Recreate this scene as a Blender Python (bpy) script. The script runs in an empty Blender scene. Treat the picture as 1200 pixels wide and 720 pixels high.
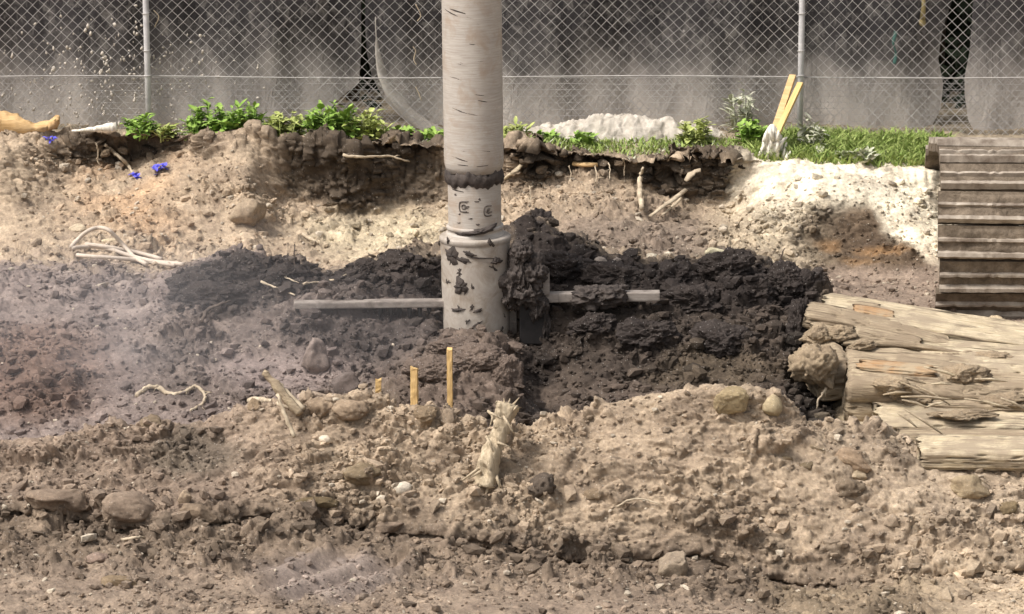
import bpy, bmesh, math, random
import numpy as np
from mathutils import Vector, Matrix
random.seed(7)
RNG = np.random.default_rng(11)
S = bpy.context.scene
COL = S.collection

# ------------------------------------------------------------------ camera, sky, sun, exposure
CAM_D, CAM_H = 24.0, 5.2
PITCH = math.atan2(CAM_H, CAM_D)
LENS = 147.0
FPX = LENS / 36.0 * 1200.0
cd = bpy.data.cameras.new('camera'); cam = bpy.data.objects.new('camera', cd); COL.objects.link(cam)
cam.location = (0, -CAM_D, CAM_H); cam.rotation_euler = (math.pi/2 - PITCH, 0, 0)
cd.lens = LENS; cd.clip_start = 0.5; cd.clip_end = 2000
S.camera = cam
W = bpy.data.worlds.new('World'); S.world = W; W.use_nodes = True
wn = W.node_tree.nodes; wl = W.node_tree.links
SUN_EL, SUN_AZ = math.radians(55), math.radians(-116)      # azimuth: 0 = +Y (away from camera), clockwise
sky = wn.new('ShaderNodeTexSky'); sky.sky_type = 'NISHITA'; sky.sun_disc = False
sky.sun_elevation = SUN_EL; sky.sun_rotation = SUN_AZ
sky.dust_density = 5.0; sky.air_density = 1.0; sky.ozone_density = 0.6
hs = wn.new('ShaderNodeHueSaturation'); hs.inputs['Saturation'].default_value = 0.35
bg = wn['Background']; bg.inputs['Strength'].default_value = 0.13
wl.new(sky.outputs[0], hs.inputs['Color']); wl.new(hs.outputs[0], bg.inputs['Color'])
sd = bpy.data.lights.new('sun', 'SUN'); sun = bpy.data.objects.new('sun', sd); COL.objects.link(sun)
sd.energy = 2.5; sd.angle = math.radians(16); sd.color = (1.0, 0.95, 0.90)
sdir = Vector((math.sin(SUN_AZ)*math.cos(SUN_EL), math.cos(SUN_AZ)*math.cos(SUN_EL), math.sin(SUN_EL)))
sun.rotation_euler = (-sdir).to_track_quat('-Z', 'Y').to_euler()
sun.location = (-6, -10, 14)
S.view_settings.view_transform = 'Standard'; S.view_settings.look = 'None'
S.view_settings.exposure = 0.55; S.view_settings.gamma = 1.0
S.cycles.max_bounces = 6; S.cycles.volume_bounces = 1

# ------------------------------------------------------------------ camera arithmetic (photograph pixel + depth -> world)
CA, SA = math.cos(PITCH), math.sin(PITCH)
def P(px, py, Y):
    u = (px-600)/FPX; v = (360-py)/FPX
    dx, dy, dz = u, CA + v*SA, -SA + v*CA
    t = (Y + CAM_D)/dy
    return Vector((dx*t, Y, CAM_H + dz*t))
def proj(x, y, z):
    ry, rz = y + CAM_D, z - CAM_H
    d = ry*CA - rz*SA
    return 600 + x/d*FPX, 360 - (ry*SA + rz*CA)/d*FPX, d
def pxm(Y, z=0): return FPX/((Y+CAM_D)*CA - (z-CAM_H)*SA)     # pixels per metre at a depth

# ------------------------------------------------------------------ noise
def _h(ix, iy, iz, seed):
    n = (ix.astype(np.uint32)*np.uint32(374761393) ^ iy.astype(np.uint32)*np.uint32(668265263)
         ^ iz.astype(np.uint32)*np.uint32(2147483647 - 58)) + np.uint32((int(seed)*1274126177) & 0xffffffff)
    n = (n ^ (n >> np.uint32(13)))*np.uint32(1274126177)
    n = (n ^ (n >> np.uint32(16)))*np.uint32(2246822519)
    n = n ^ (n >> np.uint32(15))
    return n.astype(np.float32)/np.float32(4294967295.0)
def vnoise(x, y, z, seed=0):
    fx, fy, fz = np.floor(x), np.floor(y), np.floor(z)
    ix, iy, iz = fx.astype(np.int64), fy.astype(np.int64), fz.astype(np.int64)
    a, b, c = (x-fx), (y-fy), (z-fz)
    a = a*a*(3-2*a); b = b*b*(3-2*b); c = c*c*(3-2*c)
    r = 0
    for i in (0, 1):
        for j in (0, 1):
            for k in (0, 1):
                w = (a if i else 1-a)*(b if j else 1-b)*(c if k else 1-c)
                r = r + w*_h(ix+i, iy+j, iz+k, seed)
    return r*2-1
def fbm(x, y, z, freq, octv=4, seed=0, gain=0.5):
    x, y, z = .80*x+.48*y+.36*z, -.60*x+.64*y+.48*z, -.60*y+.80*z
    r = 0; amp = 1.0; tot = 0
    for o in range(octv):
        r = r + amp*vnoise(x*freq, y*freq, z*freq, seed+o*17); tot += amp
        freq *= 2.03; amp *= gain
        x, y, z = .36*x+.80*y+.48*z, -.80*x+.52*y-.2999*z+.37, -.48*x-.2999*y+.8246*z+.11   # turn the lattice between octaves
    return r/tot
def worley(x, y, freq, seed):
    x = x*freq; y = y*freq
    fx, fy = np.floor(x), np.floor(y)
    ix, iy = fx.astype(np.int64), fy.astype(np.int64)
    zz = np.zeros_like(ix)
    best = np.full(x.shape, 9.0, np.float32); rid = np.zeros(x.shape, np.float32); sec = best.copy()
    vx = np.zeros(x.shape, np.float32); vy = vx.copy()
    for i in (-1, 0, 1):
        for j in (-1, 0, 1):
            cx = fx+i+_h(ix+i, iy+j, zz, seed); cy = fy+j+_h(ix+i, iy+j, zz+1, seed)
            d = np.sqrt((cx-x)**2+(cy-y)**2).astype(np.float32)
            r = _h(ix+i, iy+j, zz+2, seed)
            m = d < best
            sec = np.where(m, best, np.minimum(sec, d))
            rid = np.where(m, r, rid); best = np.where(m, d, best)
            vx = np.where(m, x-cx, vx); vy = np.where(m, y-cy, vy)
    return best, sec, rid, vx, vy
def sstep(a, b, x):
    t = np.clip((x-a)/(b-a), 0, 1); return t*t*(3-2*t)

# ------------------------------------------------------------------ object helpers
def tag(o, label=None, cat=None, group=None, kind=None):
    if label: o['label'] = label
    if cat: o['category'] = cat
    if group: o['group'] = group
    if kind: o['kind'] = kind
    return o
def empty(name, loc, label, cat, group=None, rot=(0, 0, 0)):
    o = bpy.data.objects.new(name, None); COL.objects.link(o); o.location = loc; o.rotation_euler = rot
    o.empty_display_size = 0.1
    return tag(o, label, cat, group)
def npmesh(name, V, F, smooth=True):
    """V (n,3); F (m,3) or (m,4) or list of such"""
    me = bpy.data.meshes.new(name)
    Fs = F if isinstance(F, list) else [F]
    Fs = [np.asarray(f, np.int32) for f in Fs if len(f)]
    nl = sum(f.size for f in Fs); nf = sum(len(f) for f in Fs)
    me.vertices.add(len(V)); me.vertices.foreach_set('co', np.asarray(V, np.float32).ravel())
    me.loops.add(nl); me.loops.foreach_set('vertex_index', np.concatenate([f.ravel() for f in Fs]))
    me.polygons.add(nf)
    cnt = np.concatenate([np.full(len(f), f.shape[1], np.int32) for f in Fs])
    st = np.concatenate([[0], np.cumsum(cnt)[:-1]]).astype(np.int32)
    me.polygons.foreach_set('loop_start', st)
    try: me.polygons.foreach_set('loop_total', cnt)
    except Exception: pass
    me.polygons.foreach_set('use_smooth', np.full(nf, smooth, bool))
    me.update(calc_edges=True); me.validate()
    return me
def obj(name, me, mat, parent=None, loc=None):
    o = bpy.data.objects.new(name, me); COL.objects.link(o)
    if mat and not me.materials: me.materials.append(mat)
    if parent: o.parent = parent
    if loc is not None: o.location = loc
    return o
class MB:
    """collects verts and faces of several shapes into one mesh"""
    def __init__(s): s.V = []; s.F3 = []; s.F4 = []; s.n = 0
    def add(s, V, F):
        V = np.asarray(V, float); F = np.asarray(F, int)
        (s.F4 if F.shape[1] == 4 else s.F3).append(F+s.n); s.V.append(V); s.n += len(V)
    def mesh(s, name, smooth=True):
        fs = []
        if s.F3: fs.append(np.concatenate(s.F3))
        if s.F4: fs.append(np.concatenate(s.F4))
        return npmesh(name, np.concatenate(s.V), fs, smooth)
    def build(s, name, mat, parent=None, smooth=True): return obj(name, s.mesh(name, smooth), mat, parent)
def tube_geo(pts, rad, n=6, squash=1.0):
    pts = [Vector(p) for p in pts]; N = len(pts)
    rad = [rad]*N if not hasattr(rad, '__len__') else rad
    V = []; F = []
    up = Vector((0.13, -0.3, 0.94)).normalized()
    for i, p in enumerate(pts):
        t = (pts[min(i+1, N-1)]-pts[max(i-1, 0)]).normalized()
        a = t.cross(up)
        if a.length < 0.15: a = t.cross(Vector((1, 0, 0)))
        a.normalize(); b = a.cross(t).normalized()
        for k in range(n):
            an = 2*math.pi*k/n
            V.append(p + a*(math.cos(an)*rad[i]) + b*(math.sin(an)*rad[i]*squash))
    for i in range(N-1):
        for k in range(n):
            F.append((i*n+k, i*n+(k+1) % n, (i+1)*n+(k+1) % n, (i+1)*n+k))
    V = [tuple(v) for v in V]
    V.append(tuple(pts[0])); V.append(tuple(pts[-1]))
    c0, c1 = len(V)-2, len(V)-1
    for k in range(n):
        F.append((c0, c0, (k+1) % n, k)) if False else None
    F = [f for f in F if f]
    T = [(c0, (k+1) % n, k) for k in range(n)] + [(c1, (N-1)*n+k, (N-1)*n+(k+1) % n) for k in range(n)]
    return V, F, T
def add_tube(mb, pts, rad, n=6, squash=1.0):
    V, F, T = tube_geo(pts, rad, n, squash); b = mb.n
    mb.V.append(np.asarray(V, float)); mb.F4.append(np.asarray(F)+b); mb.F3.append(np.asarray(T)+b); mb.n += len(V)
def catmull(pts, m=6):
    pts = [Vector(p) for p in pts]; q = [pts[0]*2-pts[1]]+pts+[pts[-1]*2-pts[-2]]; out = []
    for i in range(1, len(q)-2):
        for k in range(m):
            t = k/m; a, b, c, d = q[i-1], q[i], q[i+1], q[i+2]
            out.append(0.5*((2*b)+(c-a)*t+(2*a-5*b+4*c-d)*t*t+(3*b-a-3*c+d)*t**3))
    out.append(pts[-1]); return out
def box_geo(x0, x1, y0, y1, z0, z1):
    V = [(x0,y0,z0),(x1,y0,z0),(x1,y1,z0),(x0,y1,z0),(x0,y0,z1),(x1,y0,z1),(x1,y1,z1),(x0,y1,z1)]
    F = [(0,3,2,1),(4,5,6,7),(0,1,5,4),(1,2,6,5),(2,3,7,6),(3,0,4,7)]
    return V, F
def bevel_box(name, dims, bev, mat, parent=None, seg=2):
    bm = bmesh.new(); V, F = box_geo(*dims)
    vs = [bm.verts.new(v) for v in V]
    for f in F: bm.faces.new([vs[i] for i in f])
    bmesh.ops.bevel(bm, geom=bm.edges[:], offset=bev, segments=seg, affect='EDGES', profile=0.6)
    me = bpy.data.meshes.new(name); bm.to_mesh(me); bm.free()
    return obj(name, me, mat, parent)
_ico = {}
def ico(sub):
    if sub not in _ico:
        bm = bmesh.new(); bmesh.ops.create_icosphere(bm, subdivisions=sub, radius=1.0)
        V = np.array([v.co[:] for v in bm.verts]); F = np.array([[v.index for v in f.verts] for f in bm.faces]); bm.free()
        _ico[sub] = (V, F)
    return _ico[sub]
def rock_geo(sub, seed, rough=0.35, facet=0.5, fr=1.3, lump=0.0):
    V, F = ico(sub); V = V.copy(); r = np.random.default_rng(seed)
    o = r.uniform(-50, 50, 3)
    # planar cuts give facets
    for k in range(int(9*facet)):
        d = r.normal(size=3); d /= np.linalg.norm(d); h = r.uniform(0.5, 0.9)
        s = V@d; V = V - np.outer(np.maximum(s-h, 0), d)*0.9
    n = fbm(V[:,0]+o[0], V[:,1]+o[1], V[:,2]+o[2], fr, 5, seed, 0.55)
    if facet >= 1.15: V = np.sign(V)*np.abs(V)**.72*.86
    V = V*(1+rough*n)[:, None]
    g = fbm(V[:,0]+o[2], V[:,1]+o[0], V[:,2]+o[1], 5.0, 4, seed+2, .7)
    V = V*(1+rough*.35*(0.3-np.abs(g))*1.6)[:, None]
    if lump > 0:
        Q = V/np.linalg.norm(V, axis=1)[:, None]
        for fq, am in ((2.2, 1.0), (4.6, 0.55), (9.5, 0.26), (19, 0.12)):
            A = Q@np.array([[.36, -.80, -.48], [.80, .52, -.30], [.48, -.30, .8246]])@np.array([[.8, -.6, 0], [.48, .64, -.6], [.36, .48, .8]])
            A = A+.10*np.stack([vnoise(A[:,1]*fq*.8, A[:,2]*fq*.8, A[:,0]*fq*.8, seed+31), vnoise(A[:,2]*fq*.8, A[:,0]*fq*.8, A[:,1]*fq*.8, seed+32), vnoise(A[:,0]*fq*.8, A[:,1]*fq*.8, A[:,2]*fq*.8, seed+33)], -1)
            g = np.abs(vnoise(A[:,0]*fq+o[1], A[:,1]*fq+o[2], A[:,2]*fq+o[0], seed+5))
            V = V + Q*((0.5-g)*lump*am*0.6)[:, None]
    return V, F

# ------------------------------------------------------------------ materials
def mat(name):
    m = bpy.data.materials.new(name); m.use_nodes = True
    nt = m.node_tree; b = nt.nodes['Principled BSDF']
    b.inputs['Specular IOR Level'].default_value = 0.25
    return m, nt, b
def node(nt, typ, **kw):
    n = nt.nodes.new(typ)
    for k, v in kw.items():
        if k.startswith('i_'):
            key = k[2:]; key = int(key) if key.isdigit() else key.replace('_', ' ')
            n.inputs[key].default_value = v
        else: setattr(n, k, v)
    return n
def noise(nt, vec, scale, detail=5, rough=0.6, dist=0.0):
    n = node(nt, 'ShaderNodeTexNoise', i_Scale=scale, i_Detail=detail, i_Roughness=rough, i_Distortion=dist)
    if vec: nt.links.new(vec, n.inputs['Vector'])
    return n.outputs['Fac']
def ramp(nt, fac, stops):
    r = node(nt, 'ShaderNodeValToRGB'); e = r.color_ramp.elements
    while len(e) < len(stops): e.new(0.5)
    for i, (p, c) in enumerate(stops):
        e[i].position = p; e[i].color = (c, c, c, 1) if not hasattr(c, '__len__') else (*c, 1)
    nt.links.new(fac, r.inputs[0]); return r.outputs[0]
def mixc(nt, a, b, fac, mode='MIX'):
    m = node(nt, 'ShaderNodeMix', data_type='RGBA', blend_type=mode)
    for sock, v in ((m.inputs[0], fac), (m.inputs[6], a), (m.inputs[7], b)):
        if hasattr(v, 'is_linked') or hasattr(v, 'links'): nt.links.new(v, sock)
        elif hasattr(v, '__len__'): sock.default_value = (*v, 1) if len(v) == 3 else v
        else: sock.default_value = v
    return m.outputs[2]
def bump(nt, b, h, strength, dist):
    n = node(nt, 'ShaderNodeBump', i_Strength=strength, i_Distance=dist)
    nt.links.new(h, n.inputs['Height']); nt.links.new(n.outputs[0], b.inputs['Normal'])
def gpos(nt): return node(nt, 'ShaderNodeNewGeometry').outputs['Position']
def opos(nt): return node(nt, 'ShaderNodeTexCoord').outputs['Object']
def scaled(nt, vec, s):
    m = node(nt, 'ShaderNodeMapping'); m.inputs['Scale'].default_value = s
    nt.links.new(vec, m.inputs['Vector']); return m.outputs[0]

def soil_like(name, src):
    m, nt, b = mat(name); g = gpos(nt)
    if src == 'attr':
        a = node(nt, 'ShaderNodeVertexColor', layer_name='soil'); base, wet = a.outputs['Color'], a.outputs['Alpha']
    else:
        a = node(nt, 'ShaderNodeObjectInfo'); base, wet = a.outputs['Color'], a.outputs['Alpha']
    c = mixc(nt, base, ramp(nt, noise(nt, g, 55, 6, 0.7), [(0.25, 0.62), (0.5, 1.0), (0.75, 1.38)]), 1.0, 'MULTIPLY')
    c = mixc(nt, c, ramp(nt, noise(nt, g, 4.5, 4, 0.6), [(0.3, (0.72, 0.69, 0.67)), (0.7, (1.22, 1.2, 1.15))]), 1.0, 'MULTIPLY')
    # pale grit
    v = node(nt, 'ShaderNodeTexVoronoi', i_Scale=85.0); nt.links.new(g, v.inputs['Vector'])
    sp = ramp(nt, v.outputs['Distance'], [(0.16, 1.0), (0.28, 0.0)])
    cc = node(nt, 'ShaderNodeSeparateColor'); nt.links.new(v.outputs['Color'], cc.inputs[0])
    sel = ramp(nt, cc.outputs[0], [(0.80, 0.0), (0.9, 0.7)])
    mm = node(nt, 'ShaderNodeMath', operation='MULTIPLY'); nt.links.new(sp, mm.inputs[0]); nt.links.new(sel, mm.inputs[1])
    c = mixc(nt, c, mixc(nt, c, (0.9, 0.85, 0.78), 0.38), mm.outputs[0])
    nt.links.new(c, b.inputs['Base Color'])
    r = node(nt, 'ShaderNodeMapRange'); r.inputs[1].default_value = 0; r.inputs[2].default_value = 1
    r.inputs[3].default_value = 0.95; r.inputs[4].default_value = 0.5
    nt.links.new(wet, r.inputs[0]); nt.links.new(r.outputs[0], b.inputs['Roughness'])
    bump(nt, b, noise(nt, g, 140, 5, 0.75), 0.75, 0.010)
    return m
M = {}
M['soil'] = soil_like('soil', 'attr')
M['clod'] = soil_like('clod_soil', 'obj')

def simple(name, c1, c2, scale, rough, stretch=(1, 1, 1), bs=0.4, bd=0.004, local=True, metal=0.0, detail=6):
    m, nt, b = mat(name); v = scaled(nt, opos(nt) if local else gpos(nt), stretch)
    f = noise(nt, v, scale, detail, 0.65, 0.3)
    nt.links.new(mixc(nt, c1, c2, ramp(nt, f, [(0.32, 0.0), (0.68, 1.0)])), b.inputs['Base Color'])
    b.inputs['Roughness'].default_value = rough; b.inputs['Metallic'].default_value = metal
    if bs: bump(nt, b, f, bs, bd)
    return m
M['galv'] = simple('galvanised_wire', (0.3, 0.28, 0.265), (0.54, 0.51, 0.475), 5, 0.6, local=False, bs=0)
M['post'] = simple('galvanised_post', (0.42, 0.41, 0.41), (0.62, 0.6, 0.58), 14, 0.5, bs=0.1)
M['stake'] = simple('fresh_stake_wood', (0.55, 0.36, 0.13), (0.72, 0.52, 0.24), 12, 0.75, (4, 4, 0.4))
def stake_mat():
    m, nt, b = mat('muddy_stake_wood'); o = opos(nt); f = noise(nt, scaled(nt, o, (60, 60, 5)), 3, 6, .7, .4)
    c = mixc(nt, (.42, .26, .09), (.72, .5, .24), ramp(nt, f, [(.3, 0.), (.7, 1.)]))
    sp = node(nt, 'ShaderNodeSeparateXYZ'); nt.links.new(o, sp.inputs[0]); n = noise(nt, o, 40, 5, .7)
    a = node(nt, 'ShaderNodeMath', operation='MULTIPLY_ADD'); nt.links.new(n, a.inputs[0]); a.inputs[1].default_value = .25
    mr = node(nt, 'ShaderNodeMath', operation='MULTIPLY'); nt.links.new(sp.outputs[2], mr.inputs[0]); mr.inputs[1].default_value = -1.6; nt.links.new(mr.outputs[0], a.inputs[2])
    c = mixc(nt, c, (.24, .18, .12), ramp(nt, a.outputs[0], [(-.0, 0.), (.09, .85)]))
    nt.links.new(c, b.inputs['Base Color']); b.inputs['Roughness'].default_value = .85; bump(nt, b, f, .6, .003); return m
M['muddystake'] = stake_mat()
M['wood'] = simple('split_wood', (0.40, 0.31, 0.19), (0.66, 0.55, 0.38), 9, 0.9, (0.6, 6, 6), 0.9, 0.012)
M['greywood'] = simple('weathered_wood', (0.26, 0.2, 0.135), (0.5, 0.41, 0.28), 6, 0.95, (0.8, 4, 4), 1.0, 0.016)
M['tanwood'] = simple('tan_wood', (0.48, 0.3, 0.13), (0.66, 0.46, 0.24), 7, 0.85, (0.7, 5, 5), 0.8, 0.01)
def timber(name, c1, c2, dirt):
    m, nt, b = mat(name); o = opos(nt)
    f = noise(nt, scaled(nt, o, (.5, 10, 10)), 9, 7, .7, .4); f2 = noise(nt, scaled(nt, o, (.35, 5, 5)), 6, 4, .6, .2)
    c = mixc(nt, c1, c2, ramp(nt, f, [(.3, 0.), (.7, 1.)]))
    c = mixc(nt, c, (.07, .048, .03), ramp(nt, f2, [(.56, 0.), (.64, .8)]))
    c = mixc(nt, c, dirt, ramp(nt, noise(nt, o, 5.5, 6, .68, .5), [(.44, 0.), (.6, .85)]))
    nt.links.new(c, b.inputs['Base Color']); b.inputs['Roughness'].default_value = .92
    bump(nt, b, f, .9, .012); return m
M['wood'] = timber('split_timber', (.34, .255, .15), (.76, .65, .46), (.34, .27, .19))
M['greywood'] = timber('weathered_timber', (.17, .122, .078), (.58, .47, .32), (.28, .215, .145))
M['orangewood'] = timber('orange_heartwood', (.30, .165, .08), (.54, .36, .2), (.42, .34, .23))
M['stumpwood'] = simple('fibrous_stump_wood', (0.3, 0.235, 0.155), (0.56, 0.46, 0.32), 12, 0.9, (5, 5, 0.7), 0.9, 0.012)
M['root'] = simple('dry_root', (0.27, 0.21, 0.145), (0.6, 0.5, 0.36), 16, 0.85, (1, 1, 1), 0.6, 0.004)
M['darkroot'] = simple('dark_root', (0.06, 0.045, 0.035), (0.13, 0.1, 0.08), 18, 0.85)
M['hose'] = simple('dusty_hose', (0.42, 0.35, 0.28), (0.58, 0.49, 0.4), 14, 0.75)
M['blue'] = simple('blue_plastic', (0.06, 0.06, 0.5), (0.2, 0.19, 0.75), 20, 0.5)
M['whitewood'] = simple('whitish_splinter', (0.55, 0.5, 0.4), (0.86, 0.82, 0.72), 14, 0.85, (4, 4, 0.6), 0.8, 0.01)
M['mud'] = simple('stuck_mud', (0.03, 0.024, 0.021), (0.085, 0.068, 0.058), 24, 0.75, bs=0.8, bd=0.01, local=False)
M['letter'] = simple('dirty_cast_letter', (0.06, 0.05, 0.043), (0.2, 0.17, 0.145), 30, 0.7)
M['black'] = simple('black_gap_metal', (0.012, 0.011, 0.011), (0.03, 0.026, 0.024), 12, 0.6)
M['weed'] = simple('weed_leaf', (0.12, 0.23, 0.035), (0.34, 0.47, 0.11), 22, 0.6, local=False, bs=0)
M['weedyellow'] = simple('yellow_green_leaf', (0.2, 0.26, 0.05), (0.5, 0.52, 0.2), 30, 0.7, local=False, bs=0)
M['weedpale'] = simple('dusty_weed_leaf', (0.26, 0.29, 0.17), (0.58, 0.56, 0.45), 30, 0.8, local=False, bs=0)
M['grass'] = simple('short_grass', (0.13, 0.23, 0.035), (0.42, 0.46, 0.16), 38, 0.65, local=False, bs=0)
M['hedge'] = simple('dark_hedge', (0.008, 0.012, 0.006), (0.022, 0.032, 0.016), 10, 0.8, local=False, bs=0)
M['silt'] = simple('pale_silt', (0.33, 0.29, 0.235), (0.58, 0.525, 0.45), 17, 0.95, local=False, bs=0.9, bd=0.015)
M['yellow'] = simple('worn_yellow', (0.22, 0.17, 0.07), (0.36, 0.29, 0.14), 12, 0.6)
M['teal'] = simple('faded_teal', (0.05, 0.12, 0.10), (0.1, 0.2, 0.17), 12, 0.7)

def pipe_mat(name, c1, c2, dirt, streak):
    m, nt, b = mat(name); o = opos(nt)
    s = noise(nt, scaled(nt, o, (1.2, 1.2, streak)), 6, 7, 0.7, 0.8)
    c = mixc(nt, c1, c2, ramp(nt, s, [(0.3, 0.0), (0.7, 1.0)]))
    d = noise(nt, o, 7, 7, 0.65, 0.5)
    c = mixc(nt, c, dirt, ramp(nt, d, [(0.48, 0.0), (0.66, 0.75)]))
    h = noise(nt, scaled(nt, o, (1, 1, streak*1.6)), 14, 4, 0.7, 1.5)
    c = mixc(nt, c, (0.16, 0.125, 0.1), ramp(nt, h, [(0.7, 0.0), (0.8, 0.32)]))
    nt.links.new(c, b.inputs['Base Color']); b.inputs['Roughness'].default_value = 0.55
    bump(nt, b, s, 0.35, 0.004); return m
M['pipe'] = pipe_mat('dusty_drill_pipe', (0.32, 0.28, 0.24), (0.50, 0.455, 0.40), (0.34, 0.265, 0.2), 22)
M['collar'] = pipe_mat('muddy_collar', (0.3, 0.255, 0.215), (0.46, 0.415, 0.355), (0.2, 0.15, 0.105), 1.2)
M['blade'] = pipe_mat('paddle_steel', (0.17, 0.14, 0.12), (0.34, 0.3, 0.26), (0.08, 0.062, 0.052), 5)
def track_mat():
    m, nt, b = mat('muddy_track_steel'); o = gpos(nt)
    f = noise(nt, o, 9, 7, 0.7, 0.4)
    c = mixc(nt, (0.085, 0.064, 0.044), (0.23, 0.18, 0.13), ramp(nt, f, [(0.35, 0.0), (0.65, 1.0)]))
    nt.links.new(c, b.inputs['Base Color']); b.inputs['Roughness'].default_value = 0.85
    bump(nt, b, noise(nt, o, 30, 6, 0.7), 0.9, 0.02); return m
M['track'] = track_mat()
M['rib'] = simple('worn_grouser_steel', (0.15, 0.115, 0.085), (0.42, 0.36, 0.29), 9, 0.6, local=False, bs=0.5, bd=0.005)

def sheet_mat():
    """black plastic screen, mud dust thrown up on its lower part"""
    m, nt, b = mat('muddy_black_sheet'); o = gpos(nt)
    sp = node(nt, 'ShaderNodeSeparateXYZ'); nt.links.new(o, sp.inputs[0])
    hgt = node(nt, 'ShaderNodeMapRange'); hgt.inputs[1].default_value = 0.45; hgt.inputs[2].default_value = 1.15
    hgt.inputs[3].default_value = 0.6; hgt.inputs[4].default_value = 0.0
    nt.links.new(sp.outputs[2], hgt.inputs[0])
    n = noise(nt, scaled(nt, o, (1, 1, 0.55)), 2.6, 6, 0.6, 0.3)
    ad = node(nt, 'ShaderNodeMath', operation='MULTIPLY_ADD'); nt.links.new(n, ad.inputs[0])
    ad.inputs[1].default_value = 0.5; nt.links.new(hgt.outputs[0], ad.inputs[2])
    dust = ramp(nt, ad.outputs[0], [(0.28, 0.01), (0.46, 0.12), (0.58, 0.5), (0.8, 0.95)])
    c = mixc(nt, (0.032, 0.029, 0.03), (0.52, 0.47, 0.415), dust)
    mo = noise(nt, scaled(nt, o, (1, 1, .7)), 13, 7, 0.75, 0.6)
    c = mixc(nt, c, mixc(nt, c, (.5, .46, .41), .45), ramp(nt, mo, [(.5, 0.), (.72, .9)]))
    n2 = noise(nt, o, 24, 5, 0.75, 0.2)
    n3 = noise(nt, o, 1.1, 3, 0.5)
    ma = node(nt, 'ShaderNodeMath', operation='MULTIPLY'); 
    nt.links.new(ramp(nt, n2, [(0.63, 0.0), (0.68, 1.0)]), ma.inputs[0])
    nt.links.new(ramp(nt, n3, [(0.45, 0.0), (0.6, 0.8)]), ma.inputs[1])
    c = mixc(nt, c, (0.5, 0.46, 0.42), ma.outputs[0])
    nt.links.new(c, b.inputs['Base Color']); b.inputs['Roughness'].default_value = 0.7
    bump(nt, b, noise(nt, scaled(nt, o, (1, 1, .35)), 8, 6, 0.65, .8), 0.8, 0.035); return m
M['sheet'] = sheet_mat()
M['hem'] = simple('dusty_hem', (0.38, 0.34, 0.29), (0.58, 0.53, 0.46), 14, 0.9, local=False, bs=0.5, bd=0.01)

# ------------------------------------------------------------------ terrain: contour lines across the site, back to front
def rib(pts, Yd=None):
    a = []
    for p in pts:
        px, py = p[0], p[1]; Y = p[2] if len(p) > 2 else Yd
        v = P(px, py, Y); a.append((v.x, v.y, v.z))
    a = np.array(a); return a[np.argsort(a[:, 0])]
lip = [(-100,160,3.3),(0,161,3.3),(60,160,3.28),(100,158,3.25),(150,157,3.25),(240,158,3.2),(300,162,3.15),(400,165,3.1),(460,169,3.1),(520,173,3.05),
       (600,176,3.0),(680,180,3.0),(760,182,2.95),(830,184,2.9),(880,188,2.85),(940,192,2.8),(1020,196,2.8),(1100,200,2.9),(1150,205,3.1),(1300,205,3.1)]
under = [(p[0], p[1]+(6 if 40<p[0]<250 or 330<p[0]<880 else 5), p[2]+(0.02 if 330<p[0]<880 or 60<p[0]<230 else -0.05)) for p in lip]
crest = [(-100,525),(0,520),(60,516),(100,515),(150,502),(185,497),(225,503),(262,492),(292,478),(340,474),(380,476),(430,467),(470,482),(510,484),(545,492),(575,506),(610,510),
         (660,497),(700,482),(740,470),(800,460),(845,456),(880,462),(905,470),(930,490),(960,506),(1000,508),(1040,514),(1070,530),(1130,540),(1200,544),(1300,548)]
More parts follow.
